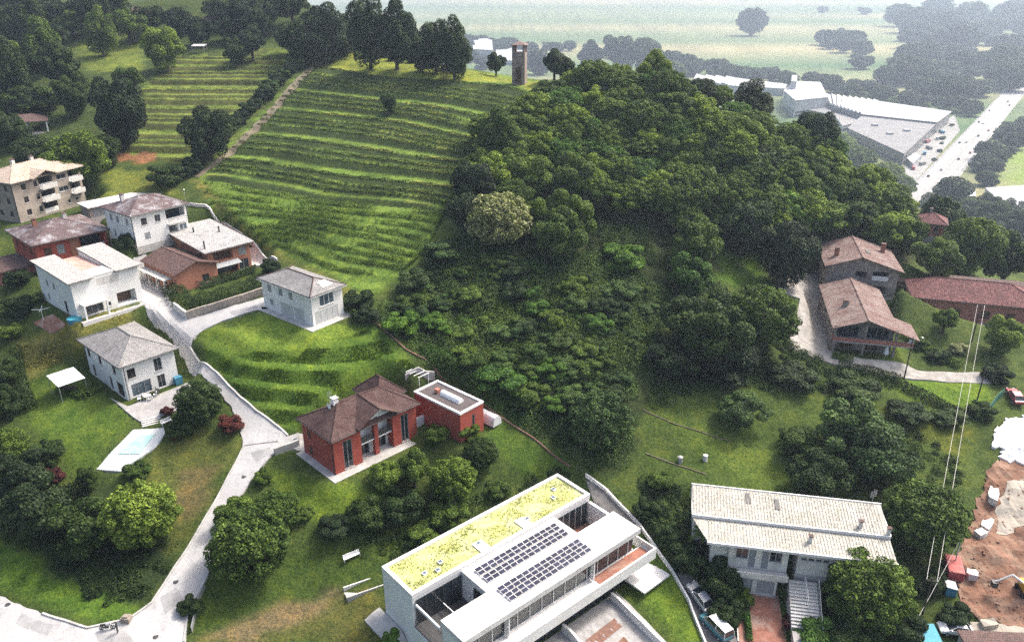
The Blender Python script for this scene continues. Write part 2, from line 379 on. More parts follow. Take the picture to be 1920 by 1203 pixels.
# vineyard terraces: level ledges with a short bank between
TER_DZ = .95
def terk(z): return z / TER_DZ + .3 * np.sin(z * 1.9) + .2 * np.sin(z * .83 + 1)
def terrace(z):
    zz = np.linspace(20, 60, 4001); kf = terk(z); k0 = np.floor(kf); return np.interp(k0 + sstep(.45, 1, kf - k0), terk(zz), zz)
def terrace_old(z):
    k = z / TER_DZ; f = k - np.floor(k); return (np.floor(k) + sstep(.45, 1, f)) * TER_DZ
NEAR = (YY < 330) & (YY > 45) & (abs(XX) < 260)
mk_main = pxmask(XX, YY, ZB, VINE_MAIN) & NEAR; mk_left = pxmask(XX, YY, ZB, VINE_LEFT) & NEAR
tw = mk_main * np.where(ZB > 28.2, .85, .22) * sstep(46.2, 45, ZB) + mk_left * .8
ZZ += (terrace(ZB) - ZB) * np.clip(tw, 0, 1)
# stepped banks on the mound below the small white house
MOUND = [(372,628),(500,585),(590,618),(700,600),(780,690),(720,720),(640,770),(545,812),(470,755),(400,690)]
mk_mound = pxmask(XX, YY, ZB, MOUND) & NEAR
kk = ZB / 2.1; ZZ += mk_mound * ((np.floor(kk) + sstep(.35, .9, kk - np.floor(kk))) * 2.1 - ZB) * .55
ZZ += np.where(NEAR, .10 * np.sin(XX * .9 + 1.3 * np.sin(YY * .31)) * np.sin(YY * .8 + np.sin(XX * .4)), 0) * (1 - mk_main)
# soil dug away and heaped on the building site
SITE = [(1990,840),(1885,845),(1850,885),(1812,1000),(1785,1060),(1800,1125),(1830,1160),(1990,1190)]
mk_site = pxmask(XX, YY, ZB, SITE) & NEAR
ZZ += mk_site * sum(a * np.sin(XX * f * math.cos(t) + YY * f * math.sin(t) + ph) for a, f, t, ph in [(.35, .5, .3, 0), (.3, .8, 1.9, 1), (.16, 1.7, 1.1, 2), (.14, 2.3, 2.6, .4), (.1, 3.7, .2, 2.2), (.1, 4.1, 1.5, .9)])
for k, (o, a, lx, ly, z) in PADS.items():
    c, s = math.cos(a), math.sin(a); u = (XX - o[0]) * c + (YY - o[1]) * s; v = -(XX - o[0]) * s + (YY - o[1]) * c
    d = np.hypot(np.maximum(np.maximum(-u, u - lx), 0), np.maximum(np.maximum(-v, v - ly), 0))
    wq = 1 - sstep(.8, 4.2 if k not in ('J', 'JF') else 3, d); ZZ += (z - ZZ) * wq
def gz(x, y):
    i = np.clip(np.searchsorted(GX, x) - 1, 0, len(GX) - 2); j = np.clip(np.searchsorted(GY, y) - 1, 0, len(GY) - 2)
    a = (x - GX[i]) / (GX[i + 1] - GX[i]); b = (y - GY[j]) / (GY[j + 1] - GY[j])
    return ZZ[j, i] * (1 - a) * (1 - b) + ZZ[j, i + 1] * a * (1 - b) + ZZ[j + 1, i] * (1 - a) * b + ZZ[j + 1, i + 1] * a * b
TS = np.concatenate([np.arange(40, 420, .4), np.geomspace(420, 9000, 700)])
def at(px, py, h=0.0):
    """point of the ground (or h above it) seen at a pixel"""
    d = ray(px, py); P = CO + TS[:, None] * d; g = P[:, 2] - gz(P[:, 0], P[:, 1]) - h
    k = np.nonzero(g < 0)[0]
    if len(k) == 0: return None
    k = max(k[0], 1); f = g[k - 1] / (g[k - 1] - g[k]); p = P[k - 1] + (P[k] - P[k - 1]) * f
    return Vector(p)
def G(x, y, h=0): return Vector((x, y, float(gz(x, y)) + h))
# ground colours by what grows there
BASEC = np.zeros(XX.shape + (3,)); BASEC[:] = (.055, .085, .022)
def paint(poly, c, near=True):
    px, py = proj(XX, np.maximum(YY, 5), ZZ); wob = 7 * np.sin(XX * .7 + 2 * np.sin(YY * .45)) + 5 * np.sin(YY * 1.1 + 1.7 * np.sin(XX * .8))
    m = inpoly(px + wob, py + wob * .55, poly) & (NEAR if near else np.ones_like(NEAR)); BASEC[m] = c
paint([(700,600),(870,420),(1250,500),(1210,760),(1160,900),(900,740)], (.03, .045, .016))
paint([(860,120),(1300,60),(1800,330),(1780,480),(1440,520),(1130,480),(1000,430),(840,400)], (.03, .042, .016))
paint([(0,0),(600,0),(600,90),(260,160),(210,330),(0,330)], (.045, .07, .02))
paint([(140,70),(280,70),(260,140),(150,130)], (.11, .15, .03))
paint(VINE_MAIN, (.12, .195, .036)); paint(VINE_LEFT, (.13, .185, .038))
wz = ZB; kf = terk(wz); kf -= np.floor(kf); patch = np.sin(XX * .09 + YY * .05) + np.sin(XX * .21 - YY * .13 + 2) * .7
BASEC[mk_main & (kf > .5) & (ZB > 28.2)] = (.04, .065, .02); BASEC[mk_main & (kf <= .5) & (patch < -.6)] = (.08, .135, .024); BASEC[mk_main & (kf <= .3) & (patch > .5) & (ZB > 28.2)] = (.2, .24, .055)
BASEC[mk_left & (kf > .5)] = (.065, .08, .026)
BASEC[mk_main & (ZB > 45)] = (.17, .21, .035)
paint([(350,330),(380,340),(480,445),(640,535),(690,565),(650,590),(560,500),(470,450)], (.14, .15, .04))
paint([(195,320),(310,320),(340,370),(200,370)], (.14, .17, .035)); paint([(215,283),(300,290),(300,300),(215,305)], (.26, .13, .07))
paint(MOUND, (.09, .16, .024)); paint([(380,625),(500,585),(590,618),(640,605),(680,620),(560,665),(440,660)], (.14, .215, .032))
paint([(30,640),(150,600),(260,575),(250,600),(140,650),(40,710)], (.16, .165, .05))
paint([(30,720),(130,700),(250,770),(240,800),(180,880),(170,930),(60,800)], (.07, .12, .02))
paint([(300,830),(450,790),(455,840),(330,1050),(270,900)], (.085, .105, .028)); paint([(330,880),(420,870),(350,980),(330,960)], (.125, .11, .05))
paint([(0,1010),(120,1060),(270,1150),(200,1170),(0,1105)], (.075, .14, .02)); paint([(0,930),(280,900),(330,1060),(270,1140),(100,1080)], (.03, .05, .018))
paint([(500,880),(600,900),(720,920),(700,960),(560,975)], (.1, .16, .022))
paint([(390,1080),(700,1000),(760,1010),(700,1090),(640,1120),(480,1203),(350,1203)], (.05, .085, .018)); paint([(470,1203),(690,1090),(740,1203)], (.09, .1, .03))
paint([(360,1203),(490,1150),(640,1105),(650,1118),(500,1180),(480,1203)], (.16, .13, .075))
paint([(905,830),(930,780),(1080,880),(1000,900)], (.07, .125, .022))
paint([(1200,770),(1300,690),(1480,700),(1850,720),(1840,860),(1700,900),(1480,940),(1300,930),(1210,870)], (.06, .095, .022))
paint([(1210,760),(1440,850),(1500,900),(1430,930),(1300,840)], (.085, .13, .025))
paint([(1680,700),(1860,715),(1865,770),(1700,745)], (.1, .17, .022)); paint([(1650,760),(1830,800),(1800,860),(1660,800)], (.085, .11, .02))
paint([(1200,1025),(1215,1010),(1265,1075),(1325,1203),(1280,1203),(1150,1085)], (.09, .15, .02))
paint([(1340,470),(1440,470),(1440,540),(1350,530)], (.075, .14, .02)); paint([(1130,420),(1200,420),(1230,480),(1130,470)], (.06, .1, .022))
paint([(1640,640),(1680,640),(1700,680),(1650,680)], (.11, .17, .02))
far = (ZZ < -60)
fb = np.sin(YY * .0115 + .35 * np.sin(XX * .0021)) + .6 * np.sin(YY * .031 + 1.7 + XX * .002)
BASEC[far] = np.stack([np.interp(fb, [-1.6, 0, 1.6], [.05, .12, .27]), np.interp(fb, [-1.6, 0, 1.6], [.11, .165, .25]), np.interp(fb, [-1.6, 0, 1.6], [.045, .085, .15])], -1)[far]
paint([(1840,345),(1920,225),(1990,230),(1990,350),(1860,350)], (.15, .22, .05), False)
BASEC *= (1 + .16 * np.sin(XX * .23 + 2 * np.sin(YY * .11)) * np.sin(YY * .19 + 1.5 * np.sin(XX * .13)))[..., None]
for _ in range(2):
    b = BASEC.copy(); b[1:-1, 1:-1] = (BASEC[1:-1, 1:-1] * 2 + BASEC[:-2, 1:-1] + BASEC[2:, 1:-1] + BASEC[1:-1, :-2] + BASEC[1:-1, 2:]) / 6
    BASEC = np.where((far | mk_main | mk_left)[..., None], BASEC, b)
BASEC[~far] *= .84
gm, gn, gp = newmat('ground_cover')
ca = N(gn, 'VertexColor', layer_name='cover')
k1 = noise(gn, .22, 6, rough=.7); k2 = noise(gn, 2.6, 5, rough=.75); k3 = noise(gn, .7, 5, rough=.7); k4 = noise(gn, 9, 3)
o = mixc(gn, ca.outputs[0], ramp(gn, k1, [(.3, (.6, .68, .6)), (.5, (1, 1, 1)), (.72, (1.45, 1.25, .95))]), 1, 'MULTIPLY')
o = mixc(gn, o, ramp(gn, k2, [(.3, (.38, .42, .4)), (.5, (1, 1, 1)), (.72, (1.7, 1.55, 1.3))]), 1, 'MULTIPLY')
o = mixc(gn, o, ramp(gn, k3, [(.3, (.62, .7, .62)), (.5, (1, 1, 1)), (.7, (1.35, 1.2, 1.0))]), 1, 'MULTIPLY')
o = mixc(gn, o, ramp(gn, k4, [(.3, (.6, .62, .6)), (.7, (1.35, 1.3, 1.25))]), 1, 'MULTIPLY')
gn.links.new(o, gp.inputs['Base Color']); gp.inputs['Roughness'].default_value = .95; gp.inputs['Specular IOR Level'].default_value = .1
bump(gn, gp, k2, .8, .22)
ny, nx = XX.shape
me = bpy.data.meshes.new('ground')
idx = np.arange(nx * ny).reshape(ny, nx)
Q = np.stack([idx[:-1, :-1], idx[:-1, 1:], idx[1:, 1:], idx[1:, :-1]], -1).reshape(-1, 4)
me.vertices.add(nx * ny); me.vertices.foreach_set('co', np.stack([XX, YY, ZZ], -1).reshape(-1).astype(np.float32))
me.loops.add(len(Q) * 4); me.loops.foreach_set('vertex_index', Q.reshape(-1).astype(np.int32))
me.polygons.add(len(Q)); me.polygons.foreach_set('loop_start', np.arange(0, len(Q) * 4, 4, dtype=np.int32)); me.polygons.foreach_set('loop_total', np.full(len(Q), 4, np.int32))
me.polygons.foreach_set('use_smooth', np.ones(len(Q), bool)); me.update(calc_edges=True)
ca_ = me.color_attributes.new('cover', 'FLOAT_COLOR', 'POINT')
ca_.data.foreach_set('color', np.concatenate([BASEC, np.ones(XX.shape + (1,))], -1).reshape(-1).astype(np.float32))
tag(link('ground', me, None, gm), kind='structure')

def resample(pts, step, closed=True):
    out = []; n = len(pts)
    for i in range(n if closed else n - 1):
        a = np.array(pts[i][:2], float); b = np.array(pts[(i + 1) % n][:2], float); k = max(1, int(np.hypot(*(b - a)) / step))
        out += [tuple(a + (b - a) * j / k) for j in range(k)]
    if not closed: out.append(tuple(pts[-1][:2]))
    return out
ZG = ZZ.copy()
def drape(name, poly, mat, off=.05, step=.8, skirt=.25, kind='structure', parent=None, zfix=None, rag=0, carve=.3):
    """a sheet that lies on the ground inside a world polygon, with a small edge"""
    b = resample(poly, step)
    if rag: b = [(p[0] + rag * (math.sin(i * 2.3) + random.uniform(-1, 1)), p[1] + rag * (math.cos(i * 1.7) + random.uniform(-1, 1))) for i, p in enumerate(b)]
    n = len(b); bx = [p[0] for p in b]; by = [p[1] for p in b]
    gx, gy = np.meshgrid(np.arange(min(bx), max(bx), step), np.arange(min(by), max(by), step))
    gx, gy = gx.ravel(), gy.ravel(); m = inpoly(gx, gy, b); pts = [Vector(p) for p in b] + [Vector((x, y)) for x, y in zip(gx[m], gy[m])]
    i0, i1 = np.searchsorted(GX, [min(bx), max(bx)]); j0, j1 = np.searchsorted(GY, [min(by), max(by)])
    if carve: sl_ = (slice(j0, j1 + 1), slice(i0, i1 + 1)); ZG[sl_] = np.where(inpoly(XX[sl_], YY[sl_], b), np.minimum(ZG[sl_], ZZ[sl_] - carve), ZG[sl_])
    v, e, f, _, _, _ = delaunay_2d_cdt(pts, [(i, (i + 1) % n) for i in range(n)], [], 1, 1e-4)
    z = gz(np.array([p[0] for p in v]), np.array([p[1] for p in v])) + off if zfix is None else np.full(len(v), zfix)
    V = [(p[0], p[1], float(q)) for p, q in zip(v, z)]; F = [tuple(t) for t in f]
    cnt = {}
    for t in F:
        for i in range(3):
            a, c = t[i], t[(i + 1) % 3]; cnt[(a, c)] = 1
    ed = [k for k in cnt if (k[1], k[0]) not in cnt]
    mp = {}
    for a, c in ed:
        for i in (a, c):
            if i not in mp: mp[i] = len(V); V.append((V[i][0], V[i][1], V[i][2] - skirt - off - carve * .4))
        F.append((c, a, mp[a], mp[c]))
    me = bpy.data.meshes.new(name); me.from_pydata(V, [], F)
    uv = me.uv_layers.new(name='UVMap')
    for l in me.loops: uv.data[l.index].uv = V[l.vertex_index][:2]
    bm = bmesh.new(); bm.from_mesh(me); bmesh.ops.recalc_face_normals(bm, faces=bm.faces); bm.to_mesh(me); bm.free()
    o = link(name, me, parent, mat)
    if kind: o['kind'] = kind
    return o
def pw(pts, h=0): return [tuple(at(a, b, h)) for a, b in pts]
def ribbon_wall(name, pts, th, h, mat, label=None, cat='wall', kind=None, base=-.6, cap=None, parent=None, step=1.2):
    """a low wall or kerb that follows the ground along a line of world points"""
    L = resample(pts, step, False); mb = MB(); mc = MB()
    c = np.array(L); t = np.gradient(c, axis=0); t /= np.linalg.norm(t, axis=1, keepdims=True) + 1e-9; nrm = np.stack([-t[:, 1], t[:, 0]], 1) * th / 2
    A = c + nrm; B = c - nrm; z = gz(c[:, 0], c[:, 1])
    for i in range(len(c) - 1):
        for P, Qq, zb, zt, mbx in (((A[i], A[i + 1]), (B[i], B[i + 1]), base, h, mb),):
            a0, a1, b0, b1 = [(*P[0], z[i] + zb), (*P[0], z[i] + zt)], [(*P[1], z[i + 1] + zb), (*P[1], z[i + 1] + zt)], [(*Qq[0], z[i] + zb), (*Qq[0], z[i] + zt)], [(*Qq[1], z[i + 1] + zb), (*Qq[1], z[i + 1] + zt)]
            mbx.face([a0[1], b0[1], b1[1], a1[1]]); mbx.face([a0[0], a0[1], a1[1], a1[0]]); mbx.face([b0[0], b1[0], b1[1], b0[1]])
            if i == 0: mbx.face([a0[0], b0[0], b0[1], a0[1]])
            if i == len(c) - 2: mbx.face([a1[0], a1[1], b1[1], b1[0]])
    o = mb.build(name, mat, parent)
    if kind: o['kind'] = kind
    if label: tag(o, label, cat)
    return o

# ---------------------------------------------------------------- roads, paths, paved places
LANE = [(-60,1088),(80,1150),(165,1177),(240,1161),(285,1130),(330,1060),(380,980),(425,900),(457,838),(452,800),(430,757),(395,722),(352,690),(335,655),(310,622),(278,592),(259,560),(262,525),(250,485),
 (272,476),(285,495),(303,540),(330,583),(352,598),(430,576),(498,557),(503,579),(400,609),(367,630),(357,652),(375,680),(430,725),(480,770),(540,817),(572,812),(578,850),(548,838),(510,852),(482,885),(442,945),(404,1010),(388,1080),(352,1150),(345,1250),(-60,1260)]
drape('lane', pw(LANE), 'road_concrete', .07, .8, rag=.09)
for q in ([(300,1120),(330,1100),(345,1125),(310,1150)],[(470,850),(505,838),(512,848),(480,868)],[(380,690),(395,697),(420,722),(408,722)],[(285,540),(300,545),(318,580),(300,585)],[(40,1150),(100,1172),(90,1190),(30,1170)],[(180,1190),(240,1185),(250,1203),(190,1210)],[(430,585),(480,572),(484,578),(436,592)]):
    drape('road_repair', pw(q), 'road_patch', .082, .7, .02, rag=.05, carve=0)
def px_wall(name, pts, th, h, mat, label=None, cat='wall', kind=None, **k): return ribbon_wall(name, pw(pts), th, h, mat, label, cat, kind, **k)
px_wall('kerb', LANE[1:9], .28, .22, 'concrete', kind='structure')
px_wall('kerb', [(367,630),(357,652),(375,680),(430,725),(480,770),(540,817)], .28, .25, 'concrete', kind='structure')
px_wall('kerb', [(510,852),(482,885),(442,945),(404,1010),(388,1080),(352,1150),(345,1203)], .25, .2, 'concrete', kind='structure')
for a, b in (((458,836),(522,828)), ((300,566),(330,556))):
    A, B = at(*a), at(*b); d = (B - A).normalized() * .1; n = Vector((-d.y, d.x, 0)); drape('expansion_joint', [tuple(A + n), tuple(B + n), tuple(B - n), tuple(A - n)], 'asphalt', .085, .6, .02)
for i, (px, py) in enumerate([(458,893),(292,1193),(15,1133),(330,960 + 130)]):
    c = at(px, py); o = MB().tube((0, 0, 0), (0, 0, .03), .34, n=16).build('manhole_cover', 'metal_dark'); o.location = c + Vector((0, 0, .075))
    tag(o, ['round iron manhole cover in the lane beside the grass bank', 'manhole cover at the lane junction at the bottom', 'manhole cover in the lower road at the left edge', 'manhole cover in the lane near the round tree'][i], 'manhole cover')
drape('drive', pw([(1268,1068),(1300,1082),(1345,1130),(1385,1203),(1400,1290),(1335,1290),(1325,1203),(1292,1120)]), 'asphalt', .07)
drape('driveway', pw([(1383,1090),(1458,1098),(1475,1203),(1480,1280),(1388,1280),(1386,1203)]), 'pave_terracotta', .06)
drape('yard', pw([(1462,518),(1533,508),(1546,580),(1552,655),(1612,672),(1700,684),(1862,700),(1858,720),(1690,708),(1560,682),(1474,650),(1492,600),(1500,560),(1458,545)]), 'gravel', .06, 1.0)
drape('path', pw([(609,96),(616,98),(560,158),(500,228),(440,288),(372,333),(364,331),(430,282),(493,219),(553,151)]), 'path_earth', .1, .8, rag=.12)
drape('patio', pw([(205,745),(240,762),(342,722),(372,740),(330,770),(262,790),(235,770)]), 'pave_grey', .08, .6)
POOL = pw([(181,880),(250,806),(318,800),(293,838),(226,884)])
drape('pool_terrace', POOL, 'pool_paving', .1, .6)
PC = pw([(222,852),(262,818),(292,815),(262,852)])
drape('pool_cover', PC, 'pool_cover', .2, .5, .05, kind=None, carve=0); tag(bpy.data.objects['pool_cover'], 'pale turquoise cover over the small garden pool on its pale terrace', 'pool cover')
drape('yard_terrace', pw([(1098,900),(1140,915),(1200,985),(1185,1000),(1120,960)]), 'asphalt', .06, .7)
drape('soil', pw([(1990,842),(1885,850),(1852,885),(1815,1000),(1787,1060),(1802,1125),(1830,1158),(1990,1190)]), 'soil_red', .05, .8, rag=.3)
drape('soil_strip', pw([(1890,905),(1930,893),(1990,895),(1990,1010),(1945,996),(1930,985),(1905,990),(1885,1005),(1868,1002),(1872,985),(1866,960),(1880,930)]), 'soil_pale', .12, .7, rag=.15)
drape('track', pw([(1815,1165),(1990,1180),(1990,1215),(1790,1215)]), 'soil_pale', .07, .8)
drape('terrace', pw([(455,470),(482,465),(502,490),(480,500),(452,497)]), 'concrete_pale', .3, .6)
px_wall('kerb', [(1381,1090),(1384,1203)], .16, .25, 'concrete_pale', kind='structure')

# ---------------------------------------------------------------- house kit
def wall_face(mb, o, ux, L, H, ops, z0):
    us = sorted({0, L, *[k[0] for k in ops], *[k[2] for k in ops]}); vs = sorted({0, H, *[k[1] for k in ops], *[k[3] for k in ops]})
    o = Vector(o); ux = Vector(ux); up = Vector((0, 0, 1)); n = ux.cross(up)
    P = lambda u, v, d=0: o + ux * u + up * v - n * d
    for a, b in zip(us[:-1], us[1:]):
        for c, d in zip(vs[:-1], vs[1:]):
            m = ((a + b) / 2, (c + d) / 2)
            if any(k[0] < m[0] < k[2] and k[1] < m[1] < k[3] for k in ops): continue
            mb.face([P(a, c), P(b, c), P(b, d), P(a, d)], [(a, c), (b, c), (b, d), (a, d)])
    for k in ops:
        u0, v0, u1, v1, kd = k[:5]; dp = {'l': 1.6, 'd': .15, 'g': .25, 's': .12, 'p': .06}.get(kd[0], .18)
        for q in ([P(u0, v0), P(u1, v0), P(u1, v0, dp), P(u0, v0, dp)], [P(u0, v1), P(u0, v1, dp), P(u1, v1, dp), P(u1, v1)],
                  [P(u0, v0), P(u0, v0, dp), P(u0, v1, dp), P(u0, v1)], [P(u1, v0), P(u1, v1), P(u1, v1, dp), P(u1, v0, dp)]): mb.face(q)
        if kd[0] == 'l': mb.face([P(u0, v0, dp), P(u1, v0, dp), P(u1, v1, dp), P(u0, v1, dp)])
    return P, n
def oriented_box(mb, P, u0, v0, u1, v1, d0, d1):
    p = [P(u0, v0, d0), P(u1, v0, d0), P(u1, v1, d0), P(u0, v1, d0), P(u0, v0, d1), P(u1, v0, d1), P(u1, v1, d1), P(u0, v1, d1)]
    for f in ((0, 1, 2, 3), (5, 4, 7, 6), (4, 0, 3, 7), (1, 5, 6, 2), (3, 2, 6, 7), (4, 5, 1, 0)): mb.face([p[i] for i in f])
def fittings(root, P, ops):
    for k in ops:
        u0, v0, u1, v1, kd = k[:5]; opt = k[5] if len(k) > 5 else None; g = .004
        if kd in ('w', 'W', 'wb'):                       # glazed window: frame with a pane; wb brown frame; W white
            f = MB(); t = .09
            oriented_box(f, P, u0 + g, v0 + g, u1 - g, v0 + t, .06, .15); oriented_box(f, P, u0 + g, v1 - t, u1 - g, v1 - g, .06, .15)
            oriented_box(f, P, u0 + g, v0 + t, u0 + t, v1 - t, .06, .15); oriented_box(f, P, u1 - t, v0 + t, u1 - g, v1 - t, .06, .15)
            nm = max(1, int((u1 - u0) / 1.3)) if (u1 - u0) > 1 else 0
            for i in range(nm):
                c = u0 + (u1 - u0) * (i + 1) / (nm + 1); oriented_box(f, P, c - .04, v0 + t, c + .04, v1 - t, .06, .15)
            fo = f.build('window', {'w': 'metal_grey', 'W': 'white_paint', 'wb': 'shutter_brown'}[kd], root)
            q = MB(); q.face([P(u0 + g, v0 + g, .14), P(u1 - g, v0 + g, .14), P(u1 - g, v1 - g, .14), P(u0 + g, v1 - g, .14)]); q.build('pane', opt or 'glass_dark', fo)
            s = MB(); oriented_box(s, P, u0 - .08, v0 - .09, u1 + .08, v0 - .003, -.1, .03); s.build('sill', 'concrete_pale', fo)
        elif kd == 's' or kd == 'sb' or kd == 'sg':       # closed shutters with slats
            f = MB(); n = max(3, int((v1 - v0) / .14)); h = (v1 - v0) / n
            for i in range(n): oriented_box(f, P, u0 + g, v0 + i * h, u1 - g, v0 + i * h + h * .72, .03, .1)
            oriented_box(f, P, u0 + g, v0 + g, u1 - g, v1 - g, .1, .115); oriented_box(f, P, (u0 + u1) / 2 - .03, v0 + g, (u0 + u1) / 2 + .03, v1 - g, .015, .1)
            f.build('shutter', {'s': 'shutter_grey', 'sb': 'shutter_brown', 'sg': 'shutter_green'}[kd], root)
        elif kd == 'd':
            f = MB(); oriented_box(f, P, u0 + g, v0 + g, u1 - g, v1 - g, .1, .145); oriented_box(f, P, u0 + .15, v0 + .2, u1 - .15, v0 + .95, .085, .1); oriented_box(f, P, u0 + .15, v0 + 1.1, u1 - .15, v1 - .15, .085, .1)
            do = f.build('door', opt or 'shutter_brown', root); h = MB(); oriented_box(h, P, u1 - .14, v0 + 1, u1 - .1, v0 + 1.12, .03, .084); h.build('handle', 'metal_grey', do)
        elif kd == 'g':
            f = MB(); n = 6; h = (v1 - v0) / n
            for i in range(n): oriented_box(f, P, u0 + g, v0 + i * h + .01, u1 - g, v0 + (i + 1) * h - .02, .12, .2)
            oriented_box(f, P, u0 + g, v0, u1 - g, v1 - g, .2, .24); f.build('garage_door', opt or 'shutter_grey', root)
        elif kd == 'p':
            f = MB(); n = max(1, int((u1 - u0) / 1.1)); h = (u1 - u0) / n
            for i in range(n): oriented_box(f, P, u0 + i * h + .02, v0 + g, u0 + (i + 1) * h - .02, v1 - g, .02, .055)
            f.build('panel', opt or 'panel_grey', root)
        elif kd == 'l' or kd == 'lb':                      # loggia: deep recess with glazed door and parapet
            q = MB(); oriented_box(q, P, u0 + .3, v0 + .05, u1 - .3, v1 - .25, 1.5, 1.57); q.build('glazed_door', opt or 'glass_dark', root)
            if kd == 'lb':
                b = MB(); oriented_box(b, P, u0 + g, v0 + .003, u1 - g, v0 + .95, .02, .12); b.build('parapet', 'coping_white', root)
def house_walls(root, x0, y0, x1, y1, H, mat, right=(), left=(), base=-1.6, name='wall'):
    mb = MB(); o1 = (x0, y0, 0); o2 = (x0, y1, 0)
    P1, _ = wall_face(mb, o1, (1, 0, 0), x1 - x0, H, right, 0); P2, _ = wall_face(mb, o2, (0, -1, 0), y1 - y0, H, left, 0)
    mb.face([(x1, y0, 0), (x1, y1, 0), (x1, y1, H), (x1, y0, H)]); mb.face([(x1, y1, 0), (x0, y1, 0), (x0, y1, H), (x1, y1, H)])
    wo = mb.build(name, mat, root)
    MB().box(x0 - .05, y0 - .05, base, x1 + .05, y1 + .05, -.002, skip='').build('plinth', 'concrete', root)
    fittings(root, P1, right); fittings(root, P2, left); return wo
def caps(root, lines, mat, r=.11):
    mb = MB()
    for a, b in lines: mb.tube(a, b, r, n=6)
    return mb.build('ridge_cap', mat, root)
def hip_roof(root, x0, y0, x1, y1, z, rise, mat, th=.16, ridge=None, capmat=None):
    lx, ly = x1 - x0, y1 - y0
    if ridge is None:
        k = min(lx, ly) / 2 * .95
        if lx >= ly: ridge = ((x0 + k, (y0 + y1) / 2), (x1 - k, (y0 + y1) / 2))
        else: ridge = (((x0 + x1) / 2, y0 + k), ((x0 + x1) / 2, y1 - k))
    a, b, c, d = (x0, y0, z), (x1, y0, z), (x1, y1, z), (x0, y1, z); r0, r1 = (*ridge[0], z + rise), (*ridge[1], z + rise)
    mb = MB()
    def sl(q):
        e = (Vector(q[1]) - Vector(q[0])).normalized(); n = (Vector(q[1]) - Vector(q[0])).cross(Vector(q[-1]) - Vector(q[0])).normalized(); f = n.cross(e)
        mb.face(q, [((Vector(p) - Vector(q[0])).dot(e), (Vector(p) - Vector(q[0])).dot(f)) for p in q])
    if lx >= ly: sl([a, b, r1, r0]); sl([b, c, r1]); sl([c, d, r0, r1]); sl([d, a, r0]); hl = [(a, r0), (d, r0), (b, r1), (c, r1), (r0, r1)]
    else: sl([a, b, r0]); sl([b, c, r1, r0]); sl([c, d, r1]); sl([d, a, r0, r1]); hl = [(a, r0), (b, r0), (c, r1), (d, r1), (r0, r1)]
    lo = [(p[0], p[1], z - th) for p in (a, b, c, d)]; up = [a, b, c, d]
    for i in range(4):
        j = (i + 1) % 4; mb.face([lo[i], lo[j], up[j], up[i]])
    mb.face(lo[::-1]); ro = mb.build('roof', mat, root)
    caps(ro, hl, capmat or mat)
    g = MB()
    for i in range(4):
        j = (i + 1) % 4; p, q = Vector(lo[i]), Vector(lo[j]); n = (q - p).normalized().cross(Vector((0, 0, 1))) * .07; g.tube(p + n + Vector((0, 0, .05)), q + n + Vector((0, 0, .05)), .06, n=6)
    g.build('gutter', 'metal_dark', ro); return ro
def chimney(root, x, y, z0, z1, mat='concrete_pale', s=.35):
    c = MB().box(x - s, y - s, z0, x + s, y + s, z1).build('chimney', mat, root)
    MB().box(x - s - .1, y - s - .1, z1 + .18, x + s + .1, y + s + .1, z1 + .26).build('chimney_cap', 'tile_brown', c)
    m = MB()
    for i in (-1, 1):
        for j in (-1, 1): m.box(x + i * s * .8 - .05, y + j * s * .8 - .05, z1 + .002, x + i * s * .8 + .05, y + j * s * .8 + .05, z1 + .178)
    m.build('chimney_post', mat, c); return c
def downpipe(root, x, y, z0, z1): MB().tube((x, y, z0), (x, y, z1), .05, n=6).build('downpipe', 'metal_dark', root)
def hroot(key, name, label, cat='house'):
    o, a, lx, ly, z = PADS[key]; return empty(name, (o[0], o[1], z), a, label, cat), lx, ly
def railing(root, a, b, h, mat='metal_dark', n=None, name='railing'):
    a, b = Vector(a), Vector(b); L = (b - a).length; n = n or max(2, int(L / .25)); mb = MB(); up = Vector((0, 0, h))
    mb.tube(a + up, b + up, .03, n=5); mb.tube(a + up * .1, b + up * .1, .02, n=5)
    for i in range(n + 1): p = a.lerp(b, i / n); mb.tube(p, p + up, .015 if 0 < i < n else .03, n=4)
    return mb.build(name, mat, root)

# --- grey hipped villa with the patio (left)
r, lx, ly = hroot('F', 'white_house', 'white two storey house with grey hip roof beside the pale pool terrace')
ov = .65; X0, Y0, X1, Y1 = ov, ov, lx - ov, ly - ov; HH = 6.2
house_walls(r, X0, Y0, X1, Y1, HH, 'plaster_white',
  right=[(.7,3.6,2.0,5.3,'wb'),(5.1,3.3,6.4,5.6,'w'),(.9,.25,4.1,2.5,'w','glass_sky'),(5.2,.15,6.5,2.5,'w')],
  left=[(1.2,3.7,2.3,5.5,'wb'),(5.6,3.7,6.7,5.5,'wb'),(10.9,3.7,12.0,5.5,'wb'),(2.0,.1,3.0,2.4,'d'),(8.6,.1,9.6,2.5,'w'),(11.4,.1,13.8,2.5,'wb')])
hip_roof(r, 0, 0, lx, ly, HH + .16, 2.2, 'tile_grey', ridge=((5, 5.6), (5, 10.6)))
downpipe(r, X0 + .3, Y0 - .07, 0, HH); downpipe(r, X0 - .07, Y1 - .3, 0, HH)
MB().box(X1 - 1.0, Y0 - 1.0, 0, X1 + .2, Y0 - .1, 1.3).build('water_tank', 'paint_blue', r)
